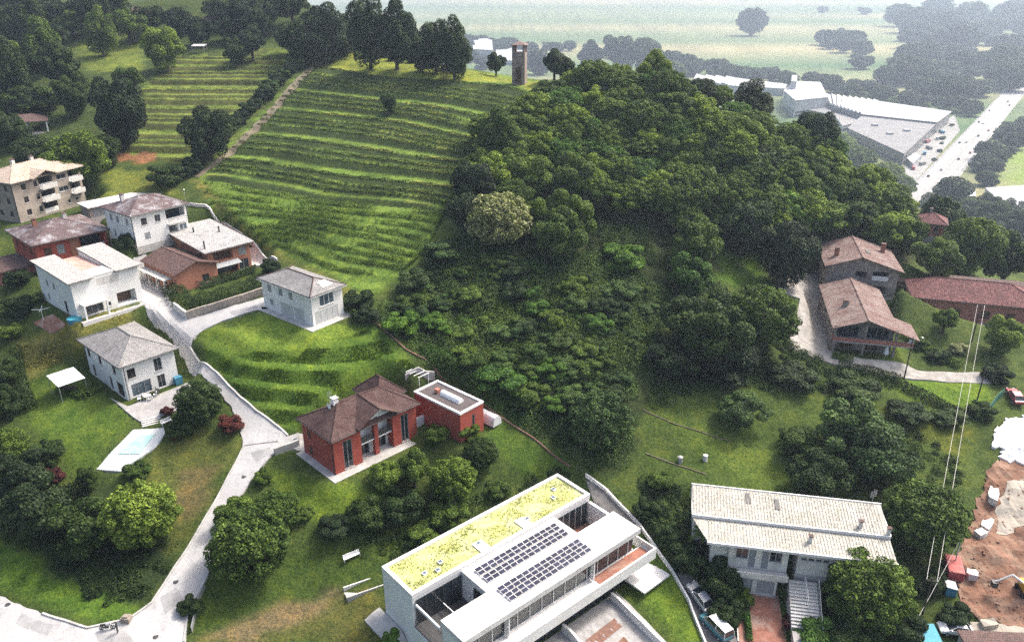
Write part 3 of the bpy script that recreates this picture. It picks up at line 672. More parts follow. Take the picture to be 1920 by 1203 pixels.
# --- small white house on the mound
r, lx, ly = hroot('H', 'white_house', 'white box like house with grey hip roof on top of the grass mound')
ov = .55; X0, Y0, X1, Y1 = ov, ov, lx - ov, ly - ov; HH = 5.5
house_walls(r, X0, Y0, X1, Y1, HH, 'plaster_white',
  right=[(1.7,3.0,4.7,5.0,'W','glass_sky'),(.5,.12,5.4,2.4,'p')],
  left=[(1.6,3.5,2.7,5.0,'s'),(4.7,3.5,5.8,5.0,'s'),(7.5,3.5,8.6,5.0,'s'),(1.9,1.1,2.8,2.2,'s'),(4.9,.12,8.3,2.4,'p'),(8.7,.12,11.2,2.4,'p')])
ro = hip_roof(r, 0, 0, lx, ly, HH + .16, 1.5, 'tile_grey', ridge=((3.85, 3.6), (3.85, 10.6)), capmat='tile_dark')
MB().box(-.06, -.06, HH - .2, lx + .06, ly + .06, HH - .003).build('eave_board', 'white_paint', r)
MB().slab([(3.4, .9, HH + .65), (5.6, .9, HH + .65), (5.1, 2.3, HH + 1.22), (3.5, 2.3, HH + 1.22)], .08).build('skylight', 'white_paint', ro)
MB().box(-.9, -.9, -1.2, lx + .4, ly + .3, .07).build('pavement', 'concrete', r)
# --- white house with brown and pale roof
r, lx, ly = hroot('D', 'white_house', 'white house with hip roof and first floor balcony under the vineyard')
ov = .6; X0, Y0, X1, Y1 = ov, ov, lx - ov, ly - ov; HH = 6.3
house_walls(r, X0, Y0, X1, Y1, HH, 'plaster_white',
  right=[(1.7,4.0,2.9,5.4,'wb'),(4.6,4.0,5.8,5.4,'w'),(7.0,3.1,11.2,5.9,'lb'),(1.9,1.0,3.1,2.4,'s'),(7.2,.1,9.2,2.5,'l'),(9.6,.6,11.2,2.4,'W','glass_sky')],
  left=[(1.8,4.0,2.7,5.4,'s'),(4.2,4.0,5.1,5.4,'s'),(7.8,4.0,8.7,5.4,'s'),(2.2,.8,3.1,2.2,'s')])
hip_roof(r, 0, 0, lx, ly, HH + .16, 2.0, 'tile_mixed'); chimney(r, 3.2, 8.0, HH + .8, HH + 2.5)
MB().box(X0 + 7.0, Y0 - .9, 2.95, X0 + 11.2, Y0 - .002, 3.1).build('balcony', 'concrete_pale', r); railing(r, (X0 + 7.0, Y0 - .85, 3.1), (X0 + 11.2, Y0 - .85, 3.1), 1.0)
downpipe(r, X0 - .07, Y0 + .3, 0, HH)
# --- red house behind
r, lx, ly = hroot('B', 'red_house', 'red plastered house with patchy grey brown hip roof behind the white flat roofed house')
ov = .8; X0, Y0, X1, Y1 = ov, ov, lx - ov, ly - ov; HH = 6.3
house_walls(r, X0, Y0, X1, Y1, HH, 'plaster_red',
  right=[(1.4,3.6,2.8,5.2,'sb'),(3.8,3.4,5.2,5.3,'s'),(8.2,3.0,12.8,5.9,'lb'),(2,.6,3.4,2.2,'sb')], left=[(2,3.6,3.2,5.2,'sb'),(6,3.6,7.2,5.2,'sb'),(10,3.6,11.2,5.2,'sb'),(4,.6,5.2,2.2,'sb')])
MB().box(X0 + 6.3, Y0 - .06, .1, X0 + 8.0, Y0 - .003, HH - .1).build('brick_panel', 'brick_orange', r)
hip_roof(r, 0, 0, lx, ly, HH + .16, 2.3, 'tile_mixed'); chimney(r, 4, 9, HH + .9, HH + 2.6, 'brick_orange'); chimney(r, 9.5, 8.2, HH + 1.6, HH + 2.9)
# --- white house with split monopitch roofs
r, lx, ly = hroot('E', 'white_house', 'large white house with two pale sloping roofs and a terracotta roof terrace between')
ov = .45; X0, Y0, X1, Y1 = ov, ov, lx - ov, ly - ov; HH = 6.6
house_walls(r, X0, Y0, X1, Y1, HH, 'plaster_white',
  right=[(1.6,.3,4.6,1.9,'w'),(5.3,.8,6.0,1.6,'w'),(7.2,.4,10.6,2.7,'l','shutter_brown'),(4.3,4.9,8.2,6.3,'p','concrete_pale')],
  left=[(3.2,3.6,4.1,4.9,'s'),(6.0,3.6,6.9,4.9,'s'),(9.6,.2,10.6,2.5,'wb'),(2.6,.8,3.4,2.1,'s')])
for (a, b, c, d, za, zb, nm) in ((-.1, -.1, 4.2, ly + .1, HH + .3, HH + 1.1, 0), (8.1, -.1, lx + .1, ly + .1, HH + .35, HH + 1.25, 1)):
    q = [(a, b, za), (c, b, za), (c, d, zb), (a, d, zb)]
    ro = MB().slab(q, .18).build('roof', 'tile_pale', r); g = MB(); g.tube((a, b - .06, za - .1), (c, b - .06, za - .1), .07, n=6); g.tube((a - .05, b, za - .1), (a - .05, d, zb - .1), .05, n=6); g.build('gutter', 'metal_dark', ro)
    MB().prism([(a + .4, Y0 + .2), (c - .3, Y0 + .2), (c - .3, Y1 - .2), (a + .4, Y1 - .2)], HH + .002, HH + .2).build('parapet', 'plaster_white', r)
m = MB(); m.face([(8.1, Y0, HH), (8.1, Y1, HH), (8.1, Y1, HH + 1.1), (8.1, Y0, HH + .2)]); m.face([(4.2, Y0, HH), (4.2, Y0, HH + .2), (4.2, Y1, HH + .95), (4.2, Y1, HH)]); m.build('gable_wall', 'plaster_white', r)
MB().box(4.22, 4.5, HH - .12, 8.08, Y1 - .1, HH + .02).build('terrace_floor', 'roof_terrace', r); MB().box(4.22, Y0 + .1, HH - .12, 8.08, 4.48, HH + .35).build('flat_roof', 'roof_membrane', r)
MB().box(X0 - .1, Y0 - 1.9, -1.0, X1 + .1, Y0 - .06, -.04).build('terrace', 'concrete_pale', r)
m = MB(); m.box(1.2, Y0 - 1.5, 2.5, 5.4, Y0 - .003, 2.75); m.box(1.2, Y0 - 1.5, 0, 1.5, Y0 - 1.2, 2.5); m.box(5.1, Y0 - 1.5, 0, 5.4, Y0 - 1.2, 2.5); m.build('porch', 'plaster_white', r)
railing(r, (6.8, Y0 - 1.8, 0), (X1, Y0 - 1.8, 0), 1.0, 'white_paint')
# --- apartment block
r, lx, ly = hroot('A', 'apartment_block', 'three storey beige stone apartment block with pale tiled roof and balconies', 'building')
ov = .7; X0, Y0, X1, Y1 = ov, ov, lx - ov, ly - ov; HH = 8.6
fl = [.5, 3.25, 6.0]; rt = []
for f in fl: rt += [(2.0, f + .6, 3.1, f + 1.9, 'wb'), (5.0, f + .6, 5.8, f + 1.9, 'wb'), (6.2, f, 9.6, f + 2.4, 'lb')]
for f in fl[1:]: rt += [(10.6, f + .9, 13.0, f + 2.0, 'w'), (13.6, f, 16.2, f + 2.4, 'lb')]
rt += [(12.2, 1.3, 13.0, 2.1, 'w'), (14.2, 1.3, 15.0, 2.1, 'w')]
house_walls(r, X0, Y0, X1, Y1, HH, 'stone_beige', right=rt, left=[(2 + 3 * i, f + .6, 3 + 3 * i, f + 1.9, 'wb') for i in range(3) for f in fl])
for f in fl[1:]:
    for a, b in ((6.0, 9.8), (13.4, 16.4)):
        MB().box(X0 + a, Y0 - 1.1, f - .18, X0 + b, Y0 - .004, f - .02).build('balcony', 'concrete_pale', r); MB().box(X0 + a, Y0 - 1.12, f - .018, X0 + b, Y0 - 1.0, f + .9).build('balcony_front', 'concrete_pale', r)
hip_roof(r, 0, 0, lx, ly, HH + .16, 2.2, 'tile_beige', th=.22)
ga = MB(); ga.slab([(4.6, -1.0, HH + .2), (7.9, -1.0, HH + 1.5), (7.9, 5, HH + 1.5), (4.6, 5, HH + .2)], .15); ga.slab([(7.9, -1.0, HH + 1.5), (11.2, -1.0, HH + .2), (11.2, 5, HH + .2), (7.9, 5, HH + 1.5)], .15); ga.build('cross_gable', 'tile_beige', r)
MB().prism([(5.0, 0), (10.8, 0), (7.9, 0)], 0, 0).v
gw = MB(); gw.face([(5.2, .3, HH + .1), (10.6, .3, HH + .1), (7.9, .3, HH + 1.2)]); gw.build('gable_wall', 'wood_dark', r)
for x, y in ((3, 8), (12, 8.2), (8, 9)): chimney(r, x, y, HH + .9, HH + 2.7)
downpipe(r, X0 - .07, Y0 + .2, 0, HH); downpipe(r, X1 + .07, Y0 + .2, 0, HH)
# --- brick house, two wings
r, lx, ly = hroot('GL', 'brick_house', 'orange brick house with brown pitched wing and taller pale grey roofed wing')
ov = .5; HH = 3.9
house_walls(r, ov, ov, lx - ov, ly - ov, HH, 'brick_orange', right=[(5.2,.6,6.6,2.2,'wb')], left=[(1.4,.7,2.4,2.2,'W'),(4.2,.2,5.2,2.4,'W'),(7.0,.7,8.2,2.2,'W')])
m = MB(); m.slab([(0, -.1, HH - .1), (lx / 2, -.1, HH + 1.5), (lx / 2, ly, HH + 1.5), (0, ly, HH - .1)], .16); m.slab([(lx / 2, -.1, HH + 1.5), (lx + .2, -.1, HH - .1), (lx + .2, ly, HH - .1), (lx / 2, ly, HH + 1.5)], .16)
ro = m.build('roof', 'tile_brown', r); caps(ro, [((lx / 2, -.1, HH + 1.5), (lx / 2, ly, HH + 1.5))], 'tile_brown')
m = MB(); m.face([(ov, ov + .002, HH), (lx - ov, ov + .002, HH), (lx / 2, ov + .002, HH + 1.33)]); m.build('gable_wall', 'brick_orange', r)
m = MB(); m.box(-1.2, 2, -.1, ov - .06, ly - 1, .05); m.build('porch_floor', 'concrete_pale', r)
m = MB()
for yy in (2.2, 5, 8, 11): m.box(-1.15, yy, .05, -.95, yy + .2, 2.5)
m.box(-1.2, 2, 2.5, ov - .01, ly - 1, 2.7); m.build('porch', 'plaster_cream', r)
o2, a2, lx2, ly2, z2 = PADS['GR']; c, s = math.cos(-PADS['GL'][1]), math.sin(-PADS['GL'][1]); dx, dy = o2 - PADS['GL'][0]
wg = empty('wing', (dx * c - dy * s, dx * s + dy * c, z2 - PADS['GL'][4]), a2 - PADS['GL'][1]); wg.parent = r
HH = 5.5; ov = .8
house_walls(wg, ov, ov, lx2 - ov, ly2 - ov, HH, 'brick_orange', right=[(.8,.15,6.0,2.4,'l','glass_sky'),(1.2,3.1,5.2,4.9,'l','shutter_brown'),(6.6,3.2,8.2,4.8,'s'),(6.3,.2,8.4,2.3,'w')], left=[(2,3,3.2,4.6,'wb'),(12.5,3.2,13.6,4.6,'wb')])
ro = MB().slab([(0, 0, HH + .15), (lx2, 0, HH + .15), (lx2, ly2, HH + 1.2), (0, ly2, HH + 1.2)], .2).build('roof', 'tile_slab', wg)
for x, y in ((1.2, 2.2), (4, 12), (8, 9)): MB().tube((x, y, HH + .1), (x, y, HH + 1.9), .16, n=8).build('flue', 'metal_dark', wg)
mb = MB(); mb.face([(ov, ly2 - ov, HH), (ov, ov, HH), (ov, ov, HH + .0), (ov, ly2 - ov, HH + 1.0)]); mb.face([(lx2 - ov, ov, HH), (lx2 - ov, ly2 - ov, HH), (lx2 - ov, ly2 - ov, HH + 1.0)]); mb.build('gable_wall', 'brick_orange', wg)
m = MB(); m.slab([(ov + .6, ov - 1.6, 2.3), (ov + 6.2, ov - 1.6, 2.3), (ov + 6.2, ov - .01, 2.8), (ov + .6, ov - .01, 2.8)], .05); m.build('awning', 'shutter_grey', wg)

# --- red villa with pavilions
r, lx, ly = hroot('I', 'red_villa', 'red plastered villa with dark brown tiled roof, tall dark windows and white balcony bay')
HH = 5.9; ov = .5
def ibox(x0, x1, y0, y1, right=(), left=(), nm='wall', mat='plaster_red'):
    mb = MB(); P1, _ = wall_face(mb, (x0, y0, 0), (1, 0, 0), x1 - x0, HH, right, 0); P2, _ = wall_face(mb, (x0, y1, 0), (0, -1, 0), y1 - y0, HH, left, 0)
    mb.face([(x1, y0, 0), (x1, y1, 0), (x1, y1, HH), (x1, y0, HH)]); mb.face([(x1, y1, 0), (x0, y1, 0), (x0, y1, HH), (x1, y1, HH)]); o = mb.build(nm, mat, r)
    fittings(r, P1, right); fittings(r, P2, left); return o
ibox(ov, 5.2, ov, 9, right=[(1.6,.3,3.1,5.0,'w','glass_dark')], left=[(1.5,3.4,2.4,4.8,'sb'),(1.5,.5,2.4,2.0,'sb')])
ibox(11.0, 15.5, ov, 9, right=[(1.5,.3,2.9,5.0,'w','glass_dark')])
ibox(5.202, 10.998, 2.0, 8.9, right=[(.4,.1,2.3,2.4,'w'),(3.4,.1,5.4,2.4,'w'),(.4,3.1,1.6,5.3,'w'),(3.4,3.1,4.8,5.3,'w')], mat='plaster_white')
MB().box(7.75, ov + .2, 0, 8.45, ov + .9, HH + .7).build('pillar', 'plaster_red', r)
for a, b in ((5.21, 7.74), (8.46, 10.99)):
    MB().box(a, ov + .35, 2.75, b, 1.99, 2.95).build('balcony', 'white_paint', r); MB().box(a, ov + .4, 2.952, b, ov + .5, 3.9).build('balcony_front', 'metal_dark', r)
    MB().box(a + .5, 1.9, 3.0, a + 1.5, 1.985, 5.4).build('panel', 'white_paint', r)
hip_roof(r, 0, 0, 16, 9.5, HH + .16, 2.6, 'tile_dark', ridge=((4.4, 4.75), (11.8, 4.75)))
m = MB(); m.slab([(4.4, -.5, HH + .4), (8.1, -.5, HH + 2.6), (8.1, 5.2, HH + 2.95), (4.4, 5.2, HH + .75)], .15); m.slab([(8.1, -.5, HH + 2.6), (11.8, -.5, HH + .4), (11.8, 5.2, HH + .75), (8.1, 5.2, HH + 2.95)], .15)
cg = m.build('cross_gable', 'tile_dark', r); caps(cg, [((8.1, -.5, HH + 2.6), (8.1, 5.2, HH + 2.95))], 'tile_dark')
m = MB(); m.face([(4.9, .7, HH + .45), (11.3, .7, HH + .45), (8.1, .7, HH + 2.4)]); m.build('gable_wall', 'white_paint', r)
hip_roof(r, 10.4, 3.6, 16.1, 9.9, HH + .9, 2.5, 'tile_dark')
MB().box(10.9, 4, HH + .0, 15.6, 9.5, HH + .73).build('attic_wall', 'plaster_red', r)
ch = MB().box(3.9, 4.9, HH + 2.0, 4.7, 5.7, HH + 3.5).build('chimney', 'white_paint', r); MB().box(3.8, 4.8, HH + 3.5, 4.8, 5.8, HH + 3.62).build('chimney_cap', 'concrete', ch)
m = MB(); m.tube((3.3, 4.9, HH + 1.9), (3.3, 4.9, HH + 5.2), .04, n=5)
for k in range(4): m.tube((2.9, 4.9 + .0, HH + 4.2 + .28 * k), (3.7, 4.9, HH + 4.2 + .28 * k), .02, n=4)
m.build('antenna', 'metal_grey', r)
m = MB(); n_ = 12
for i in range(n_):
    a, b = 2 * math.pi * i / n_, 2 * math.pi * (i + 1) / n_; m.face([(2.9, 4.4, HH + 3.2), (2.9 - .15, 4.4 + .5 * math.cos(a), HH + 3.2 + .5 * math.sin(a)), (2.9 - .15, 4.4 + .5 * math.cos(b), HH + 3.2 + .5 * math.sin(b))])
m.build('satellite_dish', 'white_paint', r)
MB().box(-.7, -1.1, -1.4, 16.4, 9.6, .07).build('pavement', 'concrete', r)
MB().box(15.9, 1.4, 0, 18.2, 1.65, 2.6).build('garden_wall', 'white_paint', r)
downpipe(r, ov - .07, ov + .2, 0, HH)
r2, lx, ly = hroot('IA', 'flat_annex', 'red flat roofed annex with white coping beside the red villa', 'building')
house_walls(r2, 0, 0, lx, ly, 4.9, 'plaster_red', right=[(2.5,.1,3.1,3.8,'w')], left=[])
MB().box(.2, .2, 4.9, lx - .2, ly - .2, 5.0).build('roof', 'roof_gravel', r2)
m = MB(); t = .32
m.box(-.08, -.08, 4.903, lx + .08, t, 5.2); m.box(-.08, ly - t, 4.903, lx + .08, ly + .08, 5.2); m.box(-.08, t, 4.903, t, ly - t, 5.2); m.box(lx - t, t, 4.903, lx + .08, ly - t, 5.2); m.build('coping', 'coping_white', r2)
m = MB(); n_ = 10
for i in range(n_):
    a, b = math.pi * i / n_, math.pi * (i + 1) / n_; m.face([(2.6 + .6 * math.cos(a), 2.4, 5.0 + .75 * math.sin(a)), (2.6 + .6 * math.cos(b), 2.4, 5.0 + .75 * math.sin(b)), (2.6 + .6 * math.cos(b), 6.6, 5.0 + .75 * math.sin(b)), (2.6 + .6 * math.cos(a), 6.6, 5.0 + .75 * math.sin(a))])
    for yy in (2.4, 6.6): m.face([(2.6, yy, 5.0), (2.6 + .6 * math.cos(a), yy, 5.0 + .75 * math.sin(a)), (2.6 + .6 * math.cos(b), yy, 5.0 + .75 * math.sin(b))])
sk = m.build('barrel_skylight', 'white_paint', r2); m = MB()
for k in range(6): m.tube((2.0, 2.7 + .7 * k, 5.03), (2.6, 2.7 + .7 * k, 5.78), .03, n=4); m.tube((2.6, 2.7 + .7 * k, 5.78), (3.2, 2.7 + .7 * k, 5.03), .03, n=4)
m.build('rib', 'metal_grey', sk)
MB().box(2.0, 7.1, 5.0, 2.7, 7.8, 5.7).build('chimney', 'plaster_pink', r2)

# --- white villa with planted roof and solar panels
o_, a_, _, _, _ = PADS['J']; JZ = -3.0
J = empty('white_villa', (o_[0], o_[1], JZ), a_, 'long white modern villa with yellow green planted roof and rows of solar panels', 'house')
m = MB(); m.box(0, 0, -1.6, 30.6, 6.6, 7.35); m.build('wall', 'plaster_white', J)
m = MB(); t = .45
m.box(-.05, -.05, 7.353, 30.65, t, 8.0); m.box(-.05, 6.6 - t, 7.353, 30.65, 6.65, 8.0); m.box(-.05, t, 7.353, t, 6.6 - t, 8.0); m.box(30.6 - t, t, 7.353, 30.65, 6.6 - t, 8.0)
m.build('parapet', 'coping_white', J)
sm, sn, sp = newmat('sedum_bed'); k1 = noise(sn, .5, 6, rough=.75); k2 = noise(sn, 5, 4)
so = ramp(sn, k1, [(.3, (.3, .34, .1)), (.45, (.4, .42, .16)), (.6, (.46, .45, .24)), (.75, (.4, .35, .23))]); so = mixc(sn, so, ramp(sn, k2, [(.3, (.55, .6, .5)), (.6, (1.1, 1.1, 1.1))]), 1, 'MULTIPLY')
sn.links.new(so, sp.inputs['Base Color']); sp.inputs['Roughness'].default_value = .95; bump(sn, sp, k2, .6, .1)
gr = MB().box(t + .003, t + .003, 7.36, 30.6 - t - .003, 6.6 - t - .003, 7.72).build('green_roof', 'sedum_bed', J)
n_ = 5200; P = np.stack([rng.uniform(.6, 30, n_), rng.uniform(.6, 6, n_), np.full(n_, 7.75)], 1)
dens = np.sin(P[:, 0] * .9) * np.sin(P[:, 1] * 1.3 + P[:, 0] * .3) + rng.normal(0, .5, n_); P = P[dens > .1]; n_ = len(P)
ob = link('sedum', quads_mesh('sedum', leaf_quads(P + np.stack([rng.normal(0, .05, n_)] * 2 + [rng.uniform(0, .12, n_)], 1), rng.normal(size=(n_, 3)) * .6 + [0, 0, 1], rng.uniform(.06, .16, n_))), gr, 'sedum'); ob['kind'] = 'stuff'
for x, y in ((3.4, 2.2), (5.0, 1.6), (6.1, 2.6), (26.2, 2.9), (27.6, 4.3), (12.0, 2.2), (20.2, 1.8)):
    k = MB().box(x - .3, y - .3, 7.6, x + .3, y + .3, 7.95).build('skylight', 'white_paint', J)
    MB().box(x - .22, y - .22, 7.953, x + .22, y + .22, 7.98).build('pane', 'glass_sky', k)
for x in (11.2, 18.5): MB().box(x, .5, 7.5, x + 1.6, 2.6, 7.86).build('roof_walkway', 'roof_membrane', J)
m = MB(); U = [(.5, -9.4), (30.8, -9.4), (30.8, -4.4), (23.7, -4.4), (23.7, -.006), (7.4, -.006), (7.4, -5), (.5, -5)]
m.prism([(.5, -9.4), (7.4, -9.4), (7.4, -5), (.5, -5)], 6.6, 7.4); m.prism([(7.4, -9.4), (23.7, -9.4), (23.7, -.055), (7.4, -.055)], 6.6, 7.4); m.prism([(23.7, -9.4), (30.8, -9.4), (30.8, -4.4), (23.7, -4.4)], 6.6, 7.4)
JR = m.build('roof', 'roof_membrane', J)
m = MB(); m.box(7.5, -8.5, -3, 23.6, -.06, 6.597); m.box(.6, -9.3, -3, 1.0, -5.1, 6.597); m.box(23.6, -8.5, -3, 30.6, -4.5, 3.5); m.box(1.0, -9.3, -3, 7.5, -5.1, 3.4); m.build('core_wall', 'plaster_white', J)
MB().box(.05, -5.0, 2.9, 7.48, -.06, 3.1).build('courtyard_floor', 'metal_dark', J); MB().box(23.61, -4.48, 3.0, 30.6, -.06, 3.2).build('courtyard_floor', 'pave_terracotta', J)
m = MB(); m.box(.4, -.12, 3.12, 7.3, -.055, 6.9); J1 = m.build('courtyard_glazing', 'glass_dark', J)
for k in range(6): MB().box(.4 + k * 1.36, -.18, 3.12, .5 + k * 1.36, -.122, 6.9).build('mullion', 'metal_dark', J1)
m = MB(); m.box(24, -.12, 3.22, 30.2, -.056, 6.9); J2 = m.build('courtyard_glazing', 'glass_dark', J)
for k in range(6): MB().box(24 + k * 1.2, -.18, 3.22, 24.08 + k * 1.2, -.122, 6.9).build('mullion', 'metal_grey', J2)
MB().box(7.36, -4.9, 3.12, 7.49, -2.5, 6.4).build('courtyard_door', 'glass_dark', J)
m = MB(); m.box(.3, -5.05, 6.0, .5, -.06, 6.4); m.box(2.6, -5, 4.1, 2.7, -2.6, 4.25); m.box(4.3, -5, 4.1, 4.42, -.2, 4.25); m.box(4.42, -2.6, 4.1, 7.3, -2.5, 4.25); m.build('white_beam', 'white_paint', J)
m = MB(); m.box(-.02, -5.0, -1.5, .24, -.06, 2.9); m.build('side_wall', 'plaster_white', J)
railing(J, (.12, -4.9, 3.1), (.12, -.2, 3.1), 1.0)
MB().box(30.3, -4.4, 3.2, 30.75, -.1, 6.7).build('side_screen', 'coping_white', J)
st = MB()
for k in range(6): st.box(31.0, -3.2 + k * .55, 3.0, 32.2, -2.7 + k * .55, 4.2 + k * .3)
st.build('roof_steps', 'metal_dark', J)
m = MB(); m.box(1.0, -8.62, 3.6, 7.3, -8.5, 6.5); m.box(7.52, -8.62, 3.6, 21.8, -8.503, 6.5); m.box(22.1, -8.62, 3.6, 30.2, -8.503, 6.0); JG = m.build('glazing', 'glass_dark', J)
m = MB()
for k in range(15): m.box(1.2 + k * 2.0, -8.72, 3.6, 1.28 + k * 2.0, -8.623, 6.5)
m.box(21.9, -9.3, 3.6, 22.1, -8.63, 6.597); m.box(7.3, -9.3, 3.6, 7.5, -8.63, 6.597); m.build('mullion', 'coping_white', JG)
m = MB(); m.box(1.5, -11.0, 3.0, 32.4, -8.5, 3.3); m.build('balcony', 'plaster_white', J)
m = MB(); m.box(1.5, -11.1, 2.6, 32.4, -10.85, 4.3); m.box(32.2, -10.84, 2.6, 32.4, -6.5, 4.3); m.build('balcony_parapet', 'plaster_white', J)
MB().box(22.3, -10.7, 3.302, 31.9, -8.7, 3.36).build('balcony_floor', 'pave_terracotta', J)
m = MB(); m.box(2.5, -8.7, -2, 30, -8.603, 2.9); JB = m.build('lower_glazing', 'glass_dark', J); m = MB()
for k in range(18): m.box(2.6 + 1.6 * k, -8.8, -2, 2.7 + 1.6 * k, -8.703, 2.9)
m.build('mullion', 'metal_dark', JB)
m = MB(); m.box(28.6, -12.6, -.5, 34, -8.4, -.25); m.build('canopy_slab', 'coping_white', J)
pm = MB(); W_, D_ = .96, .6
pm.box(0, 0, 0, W_, D_, .05, skip='t'); pme = pm.mesh('solar_panel')
bmx = bmesh.new(); bmx.from_mesh(pme)
def q4(bmx, p, mi):
    f = bmx.faces.new([bmx.verts.new(x) for x in p]); f.material_index = mi
e = .03
q4(bmx, [(0, 0, .05), (W_, 0, .05), (W_ - e, e, .05), (e, e, .05)], 0); q4(bmx, [(W_, 0, .05), (W_, D_, .05), (W_ - e, D_ - e, .05), (W_ - e, e, .05)], 0); q4(bmx, [(W_, D_, .05), (0, D_, .05), (e, D_ - e, .05), (W_ - e, D_ - e, .05)], 0); q4(bmx, [(0, D_, .05), (0, 0, .05), (e, e, .05), (e, D_ - e, .05)], 0)
q4(bmx, [(e, e, .045), (W_ - e, e, .045), (W_ - e, D_ - e, .045), (e, D_ - e, .045)], 1)
bmx.to_mesh(pme); bmx.free(); pme.materials.append(M['coping_white']); pme.materials.append(M['panel_cell'])
for y0 in (-2.35, -3.95, -6.75, -8.2):
    for i in range(14):
        for j in range(2):
            o = bpy.data.objects.new('solar_panel', pme); col.objects.link(o); o.parent = J
            o.location = (8.6 + i * 1.0, y0 + j * .645 * math.cos(R(9)), 7.5 + j * .645 * math.sin(R(9))); o.rotation_euler = (R(9), 0, 0)
def jl(x, y): c, s = math.cos(a_), math.sin(a_); return (o_[0] + x * c - y * s, o_[1] + x * s + y * c)
drape('forecourt', [jl(2, -9), jl(27, -9), jl(26, -20), jl(2, -24)], 'pave_grey', .05, 1.0)
drape('garden_bed', [jl(18, -12), jl(23.4, -12), jl(23.4, -13.4), jl(18, -13.4)], 'pave_brown', .11, .6)
drape('garden_bed', [jl(17.6, -15), jl(22.4, -14.6), jl(22, -17.4), jl(17.8, -17.8)], 'soil_red', .11, .6)
drape('garden_bed', [jl(9, -12.6), jl(15.6, -12.4), jl(15.4, -14.6), jl(9, -15)], 'pave_terracotta', .11, .6)
ribbon_wall('yard_wall', [jl(16.4, -9.4), jl(16.6, -19)], .35, 1.4, 'coping_white', 'white yard wall in front of the villa between its two courts')
ribbon_wall('yard_wall', [jl(25.4, -9.6), jl(24.8, -20)], .35, 1.3, 'coping_white', 'white yard wall of the villa next to the bright lawn')
drape('side_path', [jl(-2.4, 8), jl(-.1, 8), jl(-.1, -9), jl(-1.4, -9)], 'concrete', .05, .8)
rp = pw([(648,1118),(718,1083)]); rz = [Vector(p) for p in rp]
rr = empty('gangway', rz[0], 0, 'grey concrete gangway with side walls leading into the white villa', 'gangway'); d = (rz[1] - rz[0]); d.z = 0; L_ = d.length; rr.rotation_euler.z = math.atan2(d.y, d.x)
MB().box(0, -.7, -.6, L_, .7, .25).build('deck', 'concrete', rr); MB().box(0, .703, -.6, L_, .9, .95).build('side_wall', 'concrete_pale', rr); MB().box(0, -.9, -.6, L_, -.703, .6).build('side_wall', 'concrete', rr)
px_wall('boundary_wall', [(1098,893),(1135,920),(1200,988),(1260,1073),(1292,1130),(1325,1215)], .24, .6, 'coping_white', 'long white boundary wall curving along the lawn right of the villa')

# --- long low house with cream ribbed roof
o_, a_, _, _, _ = PADS['K']
K = empty('long_house', (o_[0], o_[1], -1), a_, 'long low house with two tier cream ribbed roof, garages and outside stairs', 'house')
m = MB(); m.slab([(0, 0, 4.75), (26, 0, 4.75), (26, 6.1, 5.55), (0, 6.1, 5.55)], .2); ro = m.build('roof', 'tile_cream', K)
m = MB()
for k in range(int(26 / .42)): x = .2 + k * .42; m.tube((x, .05, 4.79), (x, 6.0, 5.57), .055, n=4, caps=False)
m.build('rib', 'tile_cream', ro)['kind'] = 'stuff'
m = MB(); m.box(-.1, -.15, 4.5, 26.1, -.003, 4.95); m.box(-.12, 0, 4.6, -.003, 6.2, 5.0); m.box(26.003, 0, 4.6, 26.15, 6.2, 5.0); m.box(-.1, 6.12, 5.2, 26.1, 6.3, 5.7); m.build('fascia', 'coping_white', ro)
m = MB(); m.slab([(2.0, -4.5, 4.05), (26.0, -4.5, 4.05), (26, -.16, 4.45), (0, -.16, 4.45)], .18); ro2 = m.build('lower_roof', 'tile_cream', K)
m = MB()
for k in range(int(24 / .42)): x = 2.2 + k * .42; m.tube((x, -4.45, 4.08), (x, -.2, 4.48), .055, n=4, caps=False)
m.build('rib', 'tile_cream', ro2)['kind'] = 'stuff'
m = MB(); m.box(1.9, -4.75, 3.75, 26.1, -4.51, 4.12); m.build('fascia', 'coping_white', ro2)
for x, y in ((7.4, 3.4), (11.4, 2.8)): MB().slab([(x, y, 5.25), (x + .7, y, 5.25), (x + .6, y + 2.0, 5.55), (x + .05, y + 2.0, 5.55)], .1).build('roof_window', 'metal_dark', ro)
for x, y, z in ((22.4, 1.2, 4.9), (15.4, -2.4, 4.25), (25.8, .3, 4.9)): chimney(K, x, y, z, z + .9, 'concrete_pale', .22)
m = MB(); m.tube((24.6, 5.5, 5.4), (24.6, 5.5, 8.4), .04, n=5)
for k in range(5): m.tube((24.1, 5.2, 7.2 + .22 * k), (25.1, 5.8, 7.2 + .22 * k), .02, n=4)
m.build('antenna', 'metal_grey', K)
m = MB(); m.box(.3, .1, -4, 25.7, 5.8, 4.5); m.box(2.6, -3.2, -4, 5.0, .09, 3.7); m.box(19.2, -3.4, -4, 25.6, .09, 3.7); m.build('wall', 'plaster_cream', K)
b = empty('front_block', (5.0, -4.0, 0)); b.parent = K
house_walls(b, 0, 0, 7.7, 3.9, 3.7, 'plaster_cream', right=[(.9,1.5,2.5,3.2,'w'),(2.6,.2,3.5,3.2,'s'),(4.3,.2,5.2,3.2,'s'),(5.3,1.5,6.9,3.2,'w')], base=-3.6)
MB().box(-.1, -1.4, -.5, 7.8, -.06, -.06).build('balcony', 'concrete_pale', b); MB().box(-.1, -1.5, -.4, 7.8, -1.38, .5).build('balcony_front', 'plaster_cream', b)
g = empty('garage', (5.8, -5.0, -3.3)); g.parent = K
house_walls(g, 0, 0, 5.8, 4, 2.75, 'plaster_cream', right=[(.3,.02,2.6,2.3,'g'),(3.2,.02,5.5,2.3,'g')], base=-.8)
wg = empty('side_wing', (13.9, -3.9, 0)); wg.parent = K
